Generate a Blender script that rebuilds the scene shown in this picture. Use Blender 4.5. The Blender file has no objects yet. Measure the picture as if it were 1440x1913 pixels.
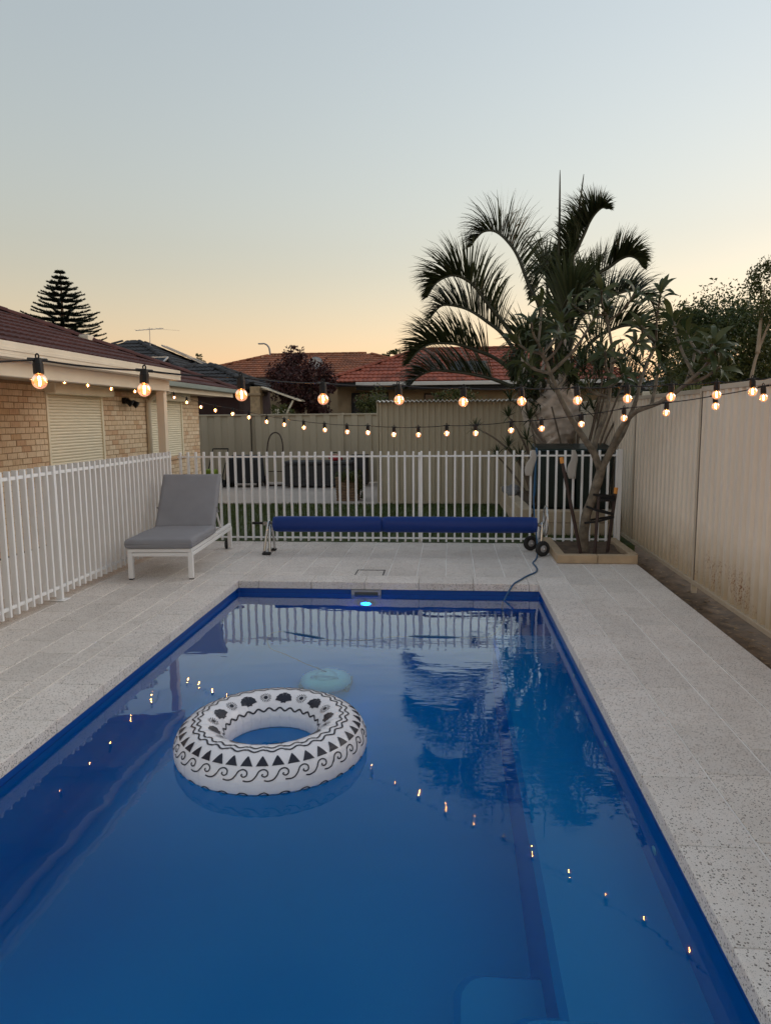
import bpy, bmesh, math, random
from mathutils import Vector, Matrix, noise

random.seed(11)
sc = bpy.context.scene
COL = sc.collection
R = math.radians

# ------------------------------------------------------------------ camera
cam = bpy.data.cameras.new('camera')
camo = bpy.data.objects.new('camera', cam)
COL.objects.link(camo)
sc.camera = camo
_p, _a, _r = R(7.4934), R(5.1978), R(-0.5)
_fh = Vector((-math.sin(_a), math.cos(_a), 0)); _rt = Vector((math.cos(_a), math.sin(_a), 0)); _u = Vector((0, 0, 1))
_fw = _fh * math.cos(_p) - _u * math.sin(_p); _up = _fh * math.sin(_p) + _u * math.cos(_p)
_cx = _rt * math.cos(_r) + _up * math.sin(_r); _cy = _up * math.cos(_r) - _rt * math.sin(_r)
M = Matrix((_cx, _cy, -_fw)).transposed().to_4x4()
M.translation = (0, 0, 1.65)
camo.matrix_world = M
cam.sensor_width = 36; cam.lens = 36 * 1330 / 1913
cam.clip_start = 0.05; cam.clip_end = 1500

# ------------------------------------------------------------------ dusk sky
world = bpy.data.worlds.new('World'); sc.world = world; world.use_nodes = True
nt = world.node_tree
bg = nt.nodes['Background']
sky = nt.nodes.new('ShaderNodeTexSky'); sky.sky_type = 'NISHITA'; sky.sun_disc = False
sky.sun_elevation = R(4.0); sky.sun_rotation = R(50); sky.air_density = 2.0; sky.dust_density = 0.3; sky.ozone_density = 5.0
gam = nt.nodes.new('ShaderNodeGamma'); gam.inputs[1].default_value = 0.70
tint = nt.nodes.new('ShaderNodeMix'); tint.data_type = 'RGBA'; tint.blend_type = 'MULTIPLY'; tint.inputs[0].default_value = 1
tint.inputs[7].default_value = (1.678, 1.218, 1.148, 1)
hsv = nt.nodes.new('ShaderNodeHueSaturation'); hsv.inputs['Saturation'].default_value = 0.7
bal = nt.nodes.new('ShaderNodeMix'); bal.data_type = 'RGBA'; bal.blend_type = 'MULTIPLY'; bal.inputs[0].default_value = 1; bal.inputs[7].default_value = (0.605, 0.575, 0.500, 1)
nt.links.new(sky.outputs[0], gam.inputs[0]); nt.links.new(gam.outputs[0], tint.inputs[6]); nt.links.new(tint.outputs[2], hsv.inputs['Color']); nt.links.new(hsv.outputs[0], bal.inputs[6]); nt.links.new(bal.outputs[2], bg.inputs[0])
bg.inputs[1].default_value = 0.15

# ------------------------------------------------------------------ weak wide sun lamp added as afterglow fill; the sun itself has set
sd = bpy.data.lights.new('sun', 'SUN'); sd.energy = 0.13; sd.angle = R(45); sd.color = (1, 0.92, 0.82)
so = bpy.data.objects.new('sun', sd); COL.objects.link(so)
_sdir = Vector((math.sin(R(72)) * math.cos(R(24)), math.cos(R(72)) * math.cos(R(24)), math.sin(R(24))))
so.rotation_euler = _sdir.to_track_quat('Z', 'Y').to_euler()

sc.view_settings.view_transform = 'Standard'; sc.view_settings.look = 'None'
sc.view_settings.gamma = 1; sc.view_settings.use_curve_mapping = False
sc.view_settings.exposure = 2.90
sc.render.engine = 'CYCLES'
sc.cycles.use_denoising = True
sc.cycles.max_bounces = 10; sc.cycles.transparent_max_bounces = 16
sc.cycles.sample_clamp_indirect = 1.0
sc.cycles.caustics_reflective = True; sc.cycles.caustics_refractive = True

# ------------------------------------------------------------------ helpers
OFF = {}


def tag(o, label=None, cat=None, group=None, kind=None):
    if label: o['label'] = label
    if cat: o['category'] = cat
    if group: o['group'] = group
    if kind: o['kind'] = kind
    return o


def empty(name, loc, rz=0.0, local=False):
    o = bpy.data.objects.new(name, None); COL.objects.link(o)
    o.location = loc; o.rotation_euler = (0, 0, rz); o.empty_display_size = 0.1
    OFF[o] = Vector((0, 0, 0)) if local else Vector(loc)
    return o


class MB:
    def __init__(self):
        self.v = []; self.f = []; self.m = []; self.uv = None

    def add(self, vs, fs, mi=0):
        b = len(self.v)
        self.v.extend(Vector(q) for q in vs)
        for q in fs:
            self.f.append(tuple(b + i for i in q)); self.m.append(mi)

    def box(self, x0, x1, y0, y1, z0, z1, mi=0):
        self.add([(x0, y0, z0), (x1, y0, z0), (x1, y1, z0), (x0, y1, z0), (x0, y0, z1), (x1, y0, z1), (x1, y1, z1), (x0, y1, z1)],
                 [(0, 3, 2, 1), (4, 5, 6, 7), (0, 1, 5, 4), (1, 2, 6, 5), (2, 3, 7, 6), (3, 0, 4, 7)], mi)
        return self

    def bar(self, a, b, w, h, up=(0, 0, 1), mi=0):
        a = Vector(a); b = Vector(b); d = (b - a).normalized(); up = Vector(up)
        s = d.cross(up)
        if s.length < 1e-4: s = d.cross(Vector((1, 0, 0)))
        s.normalize(); u = s.cross(d).normalized()
        vs = []
        for q in (a, b):
            for i, j in ((-1, -1), (1, -1), (1, 1), (-1, 1)): vs.append(q + s * i * w / 2 + u * j * h / 2)
        self.add(vs, [(3, 2, 1, 0), (4, 5, 6, 7), (0, 1, 5, 4), (1, 2, 6, 5), (2, 3, 7, 6), (3, 0, 4, 7)], mi)
        return self

    def tube(self, pts, r, n=8, caps=True, mi=0):
        pts = [Vector(q) for q in pts]
        k = len(pts)
        rs = [r] * k if not hasattr(r, '__len__') else list(r)
        base = len(self.v); prev = None
        for i, q in enumerate(pts):
            t = (pts[min(i + 1, k - 1)] - pts[max(i - 1, 0)])
            if t.length < 1e-9: t = Vector((0, 0, 1))
            t.normalize()
            if prev is None:
                prev = t.orthogonal().normalized()
            prev = (prev - t * prev.dot(t))
            if prev.length < 1e-6: prev = t.orthogonal()
            prev.normalize(); bn = t.cross(prev)
            for j in range(n):
                an = 2 * math.pi * j / n
                self.v.append(q + (prev * math.cos(an) + bn * math.sin(an)) * rs[i])
        for i in range(k - 1):
            for j in range(n):
                a = base + i * n + j; b = base + i * n + (j + 1) % n
                self.f.append((a, b, b + n, a + n)); self.m.append(mi)
        if caps:
            self.f.append(tuple(base + j for j in reversed(range(n)))); self.m.append(mi)
            self.f.append(tuple(base + (k - 1) * n + j for j in range(n))); self.m.append(mi)
        return self

    def lathe(self, prof, c, n=16, axis=(0, 0, 1), mi=0):
        ax = Vector(axis).normalized(); e1 = ax.orthogonal().normalized(); e2 = ax.cross(e1); c = Vector(c)
        base = len(self.v)
        for r, h in prof:
            for j in range(n):
                an = 2 * math.pi * j / n
                self.v.append(c + ax * h + (e1 * math.cos(an) + e2 * math.sin(an)) * max(r, 1e-5))
        for i in range(len(prof) - 1):
            for j in range(n):
                a = base + i * n + j; b = base + i * n + (j + 1) % n
                self.f.append((a, b, b + n, a + n)); self.m.append(mi)
        self.f.append(tuple(base + j for j in reversed(range(n)))); self.m.append(mi)
        self.f.append(tuple(base + (len(prof) - 1) * n + j for j in range(n))); self.m.append(mi)
        return self

    def ball(self, c, r, n=10, m=7, sz=1.0, mi=0):
        return self.lathe([(r * math.sin(math.pi * i / m), -r * sz * math.cos(math.pi * i / m)) for i in range(m + 1)], c, n, mi=mi)

    def mesh(self, name, mats, off=Vector((0, 0, 0)), smooth=False, bevel=0, seg=1):
        me = bpy.data.meshes.new(name)
        me.from_pydata([tuple(q - off) for q in self.v], [], self.f)
        mats = mats if isinstance(mats, (list, tuple)) else [mats]
        for q in mats: me.materials.append(q)
        if len(mats) > 1: me.polygons.foreach_set('material_index', self.m)
        if bevel:
            bm = bmesh.new(); bm.from_mesh(me)
            bmesh.ops.recalc_face_normals(bm, faces=bm.faces)
            es = [e for e in bm.edges if len(e.link_faces) == 2 and e.calc_face_angle(0) > 0.5]
            bmesh.ops.bevel(bm, geom=es, offset=bevel, segments=seg, affect='EDGES', profile=0.5, clamp_overlap=True)
            bm.to_mesh(me); bm.free()
        if smooth: me.polygons.foreach_set('use_smooth', [True] * len(me.polygons))
        me.update()
        return me

    def build(self, name, mats, parent=None, smooth=False, bevel=0, seg=1, loc=None):
        off = OFF[parent] if parent is not None else Vector(loc or (0, 0, 0))
        o = bpy.data.objects.new(name, self.mesh(name, mats, off, smooth, bevel, seg))
        COL.objects.link(o)
        if parent is not None: o.parent = parent
        else: o.location = off
        OFF[o] = Vector(off)
        return o


def piece(name, me, parent, pos, rot=None, scale=None):
    o = bpy.data.objects.new(name, me); COL.objects.link(o)
    o.parent = parent; o.location = Vector(pos) - OFF[parent]
    if rot is not None:
        if isinstance(rot, Matrix): o.rotation_euler = rot.to_euler()
        else: o.rotation_euler = rot
    if scale is not None: o.scale = scale
    OFF[o] = OFF[parent]
    return o


def smoothpath(pts, n):
    pts = [Vector(q) for q in pts]; k = len(pts) - 1; out = []
    for s in range(n + 1):
        t = s / n * k; i = min(int(t), k - 1); u = t - i
        p0 = pts[max(i - 1, 0)]; p1 = pts[i]; p2 = pts[i + 1]; p3 = pts[min(i + 2, k)]
        out.append(0.5 * ((2 * p1) + (p2 - p0) * u + (2 * p0 - 5 * p1 + 4 * p2 - p3) * u * u + (3 * p1 - p0 - 3 * p2 + p3) * u ** 3))
    return out


# ------------------------------------------------------------------ materials
class NT:
    def __init__(self, name):
        self.mat = bpy.data.materials.new(name); self.mat.use_nodes = True
        self.t = self.mat.node_tree; self.b = self.t.nodes['Principled BSDF']; self.o = self.t.nodes['Material Output']

    def n(self, typ, **kw):
        q = self.t.nodes.new(typ)
        for k, v in kw.items(): setattr(q, k, v)
        return q

    def l(self, a, b): self.t.links.new(a, b)

    def mix(self, fac, a, b, bt='MIX'):
        q = self.n('ShaderNodeMix', data_type='RGBA', blend_type=bt)
        for s, v in ((0, fac), (6, a), (7, b)):
            if hasattr(v, 'is_linked'): self.l(v, q.inputs[s])
            elif isinstance(v, (int, float)): q.inputs[s].default_value = v
            else: q.inputs[s].default_value = (*v[:3], 1)
        return q.outputs[2]

    def math(self, op, a, b=None, c=None):
        q = self.n('ShaderNodeMath', operation=op)
        for i, v in enumerate((a, b, c)):
            if v is None: continue
            if hasattr(v, 'is_linked'): self.l(v, q.inputs[i])
            else: q.inputs[i].default_value = v
        return q.outputs[0]

    def rng(self, v, a, b, c=0.0, d=1.0):
        q = self.n('ShaderNodeMapRange'); q.clamp = True
        self.l(v, q.inputs[0])
        for i, x in enumerate((a, b, c, d)): q.inputs[i + 1].default_value = x
        return q.outputs[0]

    def coord(self, kind='Object', rand=False):
        tc = self.n('ShaderNodeTexCoord').outputs[kind]
        if not rand: return tc
        oi = self.n('ShaderNodeObjectInfo')
        a = self.n('ShaderNodeVectorMath', operation='SCALE'); a.inputs[0].default_value = (37, 91, 53)
        self.l(oi.outputs['Random'], a.inputs['Scale'])
        ad = self.n('ShaderNodeVectorMath', operation='ADD'); self.l(tc, ad.inputs[0]); self.l(a.outputs[0], ad.inputs[1])
        return ad.outputs[0]

    def noise(self, co, scale, detail=3, rough=0.5, dim='3D'):
        q = self.n('ShaderNodeTexNoise'); q.noise_dimensions = dim
        q.inputs['Scale'].default_value = scale; q.inputs['Detail'].default_value = detail; q.inputs['Roughness'].default_value = rough
        if co is not None: self.l(co, q.inputs['Vector'])
        return q.outputs[0]

    def vor(self, co, scale, feature='F1', out='Distance'):
        q = self.n('ShaderNodeTexVoronoi', feature=feature); q.inputs['Scale'].default_value = scale
        self.l(co, q.inputs['Vector']); return q.outputs[out]

    def stretch(self, co, s):
        q = self.n('ShaderNodeMapping'); self.l(co, q.inputs[0]); q.inputs['Scale'].default_value = s
        return q.outputs[0]

    def bump(self, h, strength=0.3, dist=0.01):
        q = self.n('ShaderNodeBump'); q.inputs['Strength'].default_value = strength; q.inputs['Distance'].default_value = dist
        self.l(h, q.inputs['Height']); self.l(q.outputs[0], self.b.inputs['Normal']); return q

    def set(self, col=None, rough=None, metal=None, spec=None):
        for k, v in (('Base Color', col), ('Roughness', rough), ('Metallic', metal), ('Specular IOR Level', spec)):
            if v is None: continue
            if hasattr(v, 'is_linked'): self.l(v, self.b.inputs[k])
            elif isinstance(v, (int, float)): self.b.inputs[k].default_value = v
            else: self.b.inputs[k].default_value = (*v[:3], 1)


def pm(name, col, rough=0.5, metal=0.0, var=0.12, vs=4.0, bump=0.0, bs=60.0, rand=0.0, spec=0.5, rv=0.1):
    N = NT(name); co = N.coord('Object', rand=True)
    nz = N.noise(co, vs, 4)
    lo = [c * (1 - var) for c in col]; hi = [min(1, c * (1 + var)) for c in col]
    c = N.mix(N.rng(nz, 0.3, 0.7), lo, hi)
    if rand:
        oi = N.n('ShaderNodeObjectInfo'); ge = N.n('ShaderNodeNewGeometry')
        rr = N.math('FRACT', N.math('ADD', oi.outputs['Random'], ge.outputs['Random Per Island']))
        k = N.rng(rr, 0, 1, 1 - rand, 1 + rand)
        hs = N.n('ShaderNodeHueSaturation'); N.l(c, hs.inputs['Color']); N.l(k, hs.inputs['Value']); c = hs.outputs[0]
    N.set(c, None, metal, spec)
    N.l(N.rng(nz, 0.3, 0.7, max(0, rough - rv), min(1, rough + rv)), N.b.inputs['Roughness'])
    if bump: N.bump(N.noise(co, bs, 3), bump, 0.004)
    return N.mat


def leafmat(name, col, col2, trans=0.25, rough=0.5):
    N = NT(name); ge = N.n('ShaderNodeNewGeometry'); oi = N.n('ShaderNodeObjectInfo')
    rr = N.math('FRACT', N.math('ADD', oi.outputs['Random'], ge.outputs['Random Per Island']))
    c = N.mix(rr, col, col2)
    N.set(c, rough, 0, 0.4)
    tr = N.n('ShaderNodeBsdfTranslucent'); N.l(c, tr.inputs[0])
    ms = N.n('ShaderNodeMixShader'); ms.inputs[0].default_value = trans
    N.l(N.b.outputs[0], ms.inputs[1]); N.l(tr.outputs[0], ms.inputs[2]); N.l(ms.outputs[0], N.o.inputs[0])
    return N.mat


def emit(name, col, s):
    N = NT(name); e = N.n('ShaderNodeEmission'); e.inputs[0].default_value = (*col, 1); e.inputs[1].default_value = s
    N.l(e.outputs[0], N.o.inputs[0]); return N.mat


def m_paver(name, base, dark, warm, sc_=95, thr=0.30):
    N = NT(name); co = N.coord('Object', rand=True)
    big = N.noise(co, 2.2, 3); mid = N.noise(co, 14, 4)
    c = N.mix(N.rng(big, 0.3, 0.7), [x * 0.93 for x in base], [x * 1.05 for x in base])
    c = N.mix(N.math('MULTIPLY', N.rng(mid, 0.45, 0.75), 0.35), c, warm)
    ge = N.n('ShaderNodeNewGeometry'); c = N.mix(N.math('MULTIPLY', N.rng(N.noise(ge.outputs['Position'], 0.9, 5, 0.6), 0.48, 0.72), 0.22), c, [x * 0.62 for x in warm])
    v = N.vor(co, sc_, out='Distance'); vc = N.vor(co, sc_, out='Color')
    sep = N.n('ShaderNodeSeparateColor'); N.l(vc, sep.inputs[0])
    pick = N.math('GREATER_THAN', sep.outputs[0], 0.42)
    size = N.math('MULTIPLY', sep.outputs[1], 0.34)
    spot = N.math('MULTIPLY', N.math('LESS_THAN', v, N.math('ADD', size, 0.14)), pick)
    tone = N.mix(sep.outputs[2], dark, [x * 0.55 for x in warm])
    c = N.mix(N.math('MULTIPLY', spot, 0.92), c, tone)
    v2 = N.vor(co, sc_ * 2.3, out='Distance'); vc2 = N.vor(co, sc_ * 2.3, out='Color')
    s2 = N.n('ShaderNodeSeparateColor'); N.l(vc2, s2.inputs[0])
    sp2 = N.math('MULTIPLY', N.math('LESS_THAN', v2, 0.3), N.math('GREATER_THAN', s2.outputs[0], 0.55))
    c = N.mix(N.math('MULTIPLY', sp2, 0.5), c, dark)
    oi = N.n('ShaderNodeObjectInfo'); hs = N.n('ShaderNodeHueSaturation'); N.l(c, hs.inputs['Color'])
    N.l(N.rng(oi.outputs['Random'], 0, 1, 0.94, 1.05), hs.inputs['Value'])
    N.set(hs.outputs[0], 0.75, 0, 0.35)
    N.bump(N.math('ADD', N.math('MULTIPLY', spot, -0.6), N.noise(co, 220, 2)), 0.35, 0.003)
    return N.mat


M_PAVER = m_paver('paver_aggregate', (0.76, 0.70, 0.645), (0.13, 0.10, 0.09), (0.62, 0.52, 0.45), 115)
M_COPE = m_paver('coping_aggregate', (0.80, 0.74, 0.69), (0.10, 0.085, 0.075), (0.68, 0.57, 0.49), 105)
M_GROUT = pm('grout', (0.88, 0.84, 0.80), 0.85, var=0.1, bump=0.2)
M_WHITE = pm('white_powdercoat', (0.86, 0.86, 0.86), 0.42, var=0.03, rv=0.06)
M_LOUNGE = pm('white_aluminium', (0.84, 0.83, 0.82), 0.38, var=0.03)
M_CUSH = pm('grey_cushion_fabric', (0.285, 0.285, 0.305), 0.9, var=0.05, vs=6, bump=0.35, bs=700, spec=0.2)
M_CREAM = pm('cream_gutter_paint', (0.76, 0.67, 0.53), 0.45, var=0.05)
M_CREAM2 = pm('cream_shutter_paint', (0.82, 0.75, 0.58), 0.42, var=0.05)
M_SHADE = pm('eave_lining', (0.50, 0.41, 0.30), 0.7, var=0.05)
M_GREENG = pm('green_grey_gutter', (0.24, 0.29, 0.27), 0.4, var=0.06)
M_BLACK = pm('black_plastic', (0.012, 0.012, 0.013), 0.5, var=0.1, spec=0.25)
M_RUB = pm('black_rubber', (0.02, 0.02, 0.021), 0.75, var=0.15)
M_STEEL = pm('stainless_tube', (0.62, 0.61, 0.6), 0.22, metal=1.0, var=0.04)
M_GREYP = pm('grey_plastic', (0.33, 0.33, 0.34), 0.5, var=0.08)
M_MORTAR = pm('mortar', (0.34, 0.24, 0.15), 0.95, var=0.15, vs=20, bump=0.4, bs=120)
M_SOIL = pm('soil', (0.105, 0.070, 0.045), 0.95, var=0.45, vs=9, bump=0.9, bs=40)
M_CONC = pm('patio_concrete', (0.50, 0.43, 0.38), 0.85, var=0.08, vs=2, bump=0.2, bs=60)
M_SLEEP = pm('limestone_sleeper', (0.44, 0.33, 0.215), 0.85, var=0.15, vs=6, bump=0.35, bs=40, rand=0.06)
M_LIME = pm('limestone', (0.52, 0.41, 0.29), 0.9, var=0.12, vs=5, bump=0.5, bs=30, rand=0.07)
M_STAKE = pm('painted_stake', (0.045, 0.024, 0.018), 0.7, var=0.3, vs=12, bump=0.3)
M_ORANGE = pm('orange_stake_top', (0.72, 0.30, 0.06), 0.7, var=0.12)
M_BLUEC = pm('blue_cable', (0.02, 0.10, 0.22), 0.45)
M_WOOD = pm('weathered_wood', (0.20, 0.13, 0.08), 0.8, var=0.25, vs=15)


def m_shell(name, a, b):
    N = NT(name); co = N.coord('Object')
    N.set(N.mix(N.noise(co, 1.2, 2), a, b), 0.3, 0, 0.3); return N.mat


def m_water():
    """clear water: refraction and mirror reflection mixed by Fresnel"""
    N = NT('water'); N.t.nodes.remove(N.b)
    co = N.coord('Object')
    # calm long swell, finer ripples that come and go in patches
    a = N.noise(N.stretch(co, (0.6, 1.0, 1)), 2.6, 2)
    b = N.noise(N.stretch(co, (0.5, 1.5, 1)), 8.5, 2.0)
    d = N.noise(N.stretch(co, (0.5, 1.6, 1)), 22, 1.5)
    sx = N.n('ShaderNodeSeparateXYZ'); N.l(co, sx.inputs[0])
    gust = N.math('MULTIPLY', N.rng(sx.outputs[0], -1.1, 0.2), N.math('MULTIPLY', N.rng(sx.outputs[1], 2.3, 3.4), N.rng(sx.outputs[1], 7.0, 5.4)))
    patch = N.math('MULTIPLY', N.rng(N.noise(co, 0.8, 3), 0.36, 0.60), N.math('MULTIPLY_ADD', gust, 0.9, 0.1))
    h = N.math('ADD', N.math('MULTIPLY', a, 0.32), N.math('MULTIPLY', b, N.math('MULTIPLY_ADD', patch, 0.16, 0.020)))
    h = N.math('ADD', h, N.math('MULTIPLY', d, N.math('MULTIPLY_ADD', patch, 0.034, 0.002)))
    bp = N.n('ShaderNodeBump'); bp.inputs['Strength'].default_value = 1.0; bp.inputs['Distance'].default_value = 0.0085
    N.l(h, bp.inputs['Height'])
    rf = N.n('ShaderNodeBsdfRefraction'); rf.inputs['Color'].default_value = (0.6, 0.97, 1.0, 1); rf.inputs['IOR'].default_value = 1.333; rf.inputs['Roughness'].default_value = 0.0
    gl = N.n('ShaderNodeBsdfGlossy'); gl.inputs['Roughness'].default_value = 0.0; gl.inputs['Color'].default_value = (0.86, 0.95, 1.0, 1)
    fr = N.n('ShaderNodeFresnel'); fr.inputs['IOR'].default_value = 1.333
    for q in (rf, gl, fr): N.l(bp.outputs[0], q.inputs['Normal'])
    fac = N.math('MULTIPLY', fr.outputs[0], N.rng(fr.outputs[0], 0.03, 0.16, 0.55, 2.1))
    ms = N.n('ShaderNodeMixShader'); N.l(fac, ms.inputs[0]); N.l(rf.outputs[0], ms.inputs[1]); N.l(gl.outputs[0], ms.inputs[2]); N.l(ms.outputs[0], N.o.inputs[0])
    return N.mat


def m_sheet(name, base, stain=0.0, dirt=0.25, zdirt=0.35):
    """painted steel sheet; dirt film near its foot and, where asked, rust flakes"""
    N = NT(name); co = N.coord('Object')
    big = N.noise(N.stretch(co, (1, 1, 0.25)), 3.0, 3)
    c = N.mix(N.rng(big, 0.3, 0.7), [x * 0.95 for x in base], [x * 1.04 for x in base])
    sep = N.n('ShaderNodeSeparateXYZ'); N.l(co, sep.inputs[0])
    z = sep.outputs[2]
    edge = N.math('ADD', z, N.math('MULTIPLY', N.noise(co, 6, 4), -0.28))
    film = N.math('MULTIPLY', N.rng(edge, zdirt, -0.1), dirt)
    c = N.mix(film, c, (0.36, 0.27, 0.14))
    streak = N.rng(N.noise(N.stretch(co, (9, 9, 0.35)), 2.2, 3), 0.55, 0.8)
    c = N.mix(N.math('MULTIPLY', streak, 0.13), c, (0.36, 0.29, 0.20))
    if stain:
        band = N.math('MULTIPLY', N.rng(z, 0.03, 0.12), N.rng(z, 0.40, 0.24))
        yy = sep.outputs[1]
        patch = N.rng(N.noise(N.stretch(co, (1, 1.0, 0.6)), 2.6, 3), 0.44, 0.58)
        near = N.rng(yy, 8.4, 6.9)
        fl = N.rng(N.noise(N.stretch(co, (1, 1, 0.6)), 70, 4, 0.7), 0.50, 0.60)
        c = N.mix(N.math('MULTIPLY', N.math('MULTIPLY', band, patch), N.math('MULTIPLY', fl, near)), c, (0.22, 0.085, 0.03))
    N.set(c, 0.5, 0, 0.4)
    return N.mat


def m_brick():
    N = NT('brick'); co = N.coord('Object', rand=True)
    oi = N.n('ShaderNodeObjectInfo'); ge = N.n('ShaderNodeNewGeometry')
    rr = N.math('FRACT', N.math('ADD', oi.outputs['Random'], ge.outputs['Random Per Island']))
    cr = N.n('ShaderNodeValToRGB'); N.l(rr, cr.inputs[0])
    el = cr.color_ramp.elements
    el[0].position = 0.0; el[0].color = (0.70, 0.55, 0.38, 1)
    el[1].position = 1.0; el[1].color = (0.62, 0.45, 0.28, 1)
    for p_, c_ in ((0.25, (0.76, 0.62, 0.45, 1)), (0.5, (0.67, 0.51, 0.34, 1)), (0.75, (0.73, 0.57, 0.40, 1)), (0.94, (0.58, 0.38, 0.24, 1))):
        e = el.new(p_); e.color = c_
    st = N.rng(N.noise(N.stretch(co, (1, 18, 3)), 3.2, 4), 0.5, 0.68)
    c = N.mix(N.math('MULTIPLY', st, 0.5), cr.outputs[0], (0.34, 0.21, 0.12))
    N.set(c, 0.9, 0, 0.25)
    N.bump(N.noise(co, 60, 4), 0.5, 0.006)
    return N.mat


def m_tile(name, base, var=0.22):
    N = NT(name); co = N.coord('Object', rand=True)
    oi = N.n('ShaderNodeObjectInfo'); ge = N.n('ShaderNodeNewGeometry')
    rr = N.math('FRACT', N.math('ADD', oi.outputs['Random'], ge.outputs['Random Per Island']))
    c = N.mix(N.rng(N.noise(co, 5, 4), 0.35, 0.7), [x * 0.75 for x in base], [x * 1.15 for x in base])
    hs = N.n('ShaderNodeHueSaturation'); N.l(c, hs.inputs['Color']); N.l(N.rng(rr, 0, 1, 1 - var, 1 + var), hs.inputs['Value'])
    N.set(hs.outputs[0], 0.7, 0, 0.35)
    N.bump(N.noise(co, 40, 3), 0.25, 0.004)
    return N.mat


M_SHELL = m_shell('pool_gelcoat', (0.001, 0.29, 0.68), (0.0012, 0.32, 0.73)); M_BAND = m_shell('shaded_gelcoat', (0.0005, 0.060, 0.30), (0.001, 0.07, 0.33)); M_WATER = m_water()  # one gelcoat in two tones; the deeper one has shade above the water painted in
M_FENCE = m_sheet('cream_fence_sheet', (0.80, 0.71, 0.60), stain=1, dirt=0.7, zdirt=0.5)
M_FENCEB = m_sheet('beige_fence_sheet', (0.50, 0.43, 0.32), dirt=0.15)
M_FPOST = m_sheet('fence_post_paint', (0.56, 0.48, 0.385), dirt=0.3)
M_BRICK = m_brick()
M_TILEM = m_tile('maroon_roof_tile', (0.085, 0.028, 0.024), 0.18)
M_TILED = m_tile('charcoal_roof_tile', (0.032, 0.030, 0.032), 0.2)
M_TILEO = m_tile('orange_roof_tile', (0.26, 0.085, 0.035), 0.3)
M_TILER = m_tile('terracotta_roof_tile', (0.30, 0.075, 0.04), 0.25)

# ================================================================== THE SETTING
PX0, PX1, PY0, PY1 = -2.17, 0.885, 0.35, 7.03      # inner edge of the coping
WZ = -0.125                                          # water level

# ground out to the horizon, open where the pool is sunk
g = MB(); A = 900
xs = [-A, -2.45, 1.15, A]; ys = [-A, 0.1, 7.3, A]
for i in range(3):
    for j in range(3):
        if i == 1 and j == 1: continue
        g.add([(xs[i], ys[j], -0.13), (xs[i + 1], ys[j], -0.13), (xs[i + 1], ys[j + 1], -0.13), (xs[i], ys[j + 1], -0.13)], [(0, 1, 2, 3)])
tag(g.build('ground', pm('dry_ground', (0.13, 0.105, 0.07), 0.95, var=0.3, vs=0.7, bump=0.4, bs=6)), kind='structure')

# deck: bedding slab, pavers, coping
d = MB()
for x0, x1, y0, y1 in ((-5.38, -2.42, -1.2, 9.40), (1.12, 2.10, -1.2, 9.40), (-2.42, 1.12, 7.26, 9.40), (-2.42, 1.12, -1.2, 0.12)):
    d.box(x0, x1, y0, y1, -0.128, -0.007)
deck = tag(d.build('pool_deck', M_GROUT), kind='structure')
_pc = {}


def paver_mesh(w, l, t, mat, nm):
    k = (round(w, 3), round(l, 3), nm)
    if k not in _pc:
        b = MB(); b.box(-w / 2, w / 2, -l / 2, l / 2, -t, 0)
        _pc[k] = b.mesh(nm, mat, bevel=0.003)
    return _pc[k]


def paver_row(x0, x1, y0, y1, L, off, name='paver', mat=M_PAVER):
    y = y0 + off - L
    while y < y1 - 0.01:
        a, b_ = max(y, y0), min(y + L, y1)
        if b_ - a > 0.03:
            piece(name, paver_mesh(x1 - x0 - 0.012, b_ - a - 0.006, 0.04, mat, name), deck, ((x0 + x1) / 2, (a + b_) / 2, random.uniform(-0.0012, 0.0008)))
        y += L


PL = 0.54
for i, (x0, x1) in enumerate(((-4.17, -3.87), (-3.87, -3.57), (-3.57, -3.27), (-3.27, -2.96), (-2.96, -2.65), (-2.65, -2.50))):
    paver_row(x0, x1, -0.8 if x0 > -3.8 else 2.4, 9.40, PL, (i % 2) * 0.27 + 0.1)
for i, (x0, x1) in enumerate(((1.19, 1.49), (1.49, 1.79), (1.79, 2.10))):
    paver_row(x0, x1, -0.8, 9.40, PL, (i % 2) * 0.27 + 0.26)
n = 12
for i in range(n):
    w = (1.19 + 2.50) / n
    paver_row(-2.50 + i * w, -2.50 + (i + 1) * w, 7.335, 9.40, PL, (i % 2) * 0.27 + 0.15)
    if i % 3 == 0: paver_row(-2.50 + i * w, -2.50 + (i + 3) * w, -0.8, 0.04, PL, 0.3)


def coping(name, x0, x1, y0, y1):
    """one stone; drop face 77 mm deep"""
    w, l = x1 - x0, y1 - y0
    k = (round(w, 3), round(l, 3), 'cope')
    if k not in _pc:
        b = MB(); b.box(-w / 2, w / 2, -l / 2, l / 2, -0.077, 0.0)
        _pc[k] = b.mesh(name, M_COPE, bevel=0.007, seg=2)
    piece(name, _pc[k], deck, ((x0 + x1) / 2, (y0 + y1) / 2, random.uniform(0, 0.0015)))


def cope_run(a, b_, L, off, fn):
    q = a + off - L
    while q < b_ - 0.01:
        lo, hi = max(q, a), min(q + L, b_)
        if hi - lo > 0.02: fn(lo + 0.0015, hi - 0.0015)
        q += L


cope_run(0.05, 7.335, PL, 0.45, lambda a, b_: coping('coping_stone', PX1, 1.187, a, b_))
cope_run(0.05, 7.335, PL, 0.30, lambda a, b_: coping('coping_stone', -2.497, PX0, a, b_))
cope_run(PX0, PX1, 0.55, 0.21, lambda a, b_: coping('coping_stone', a, b_, PY1, 7.332))
cope_run(PX0, PX1, 0.55, 0.21, lambda a, b_: coping('coping_stone', a, b_, 0.053, PY0))
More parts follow.
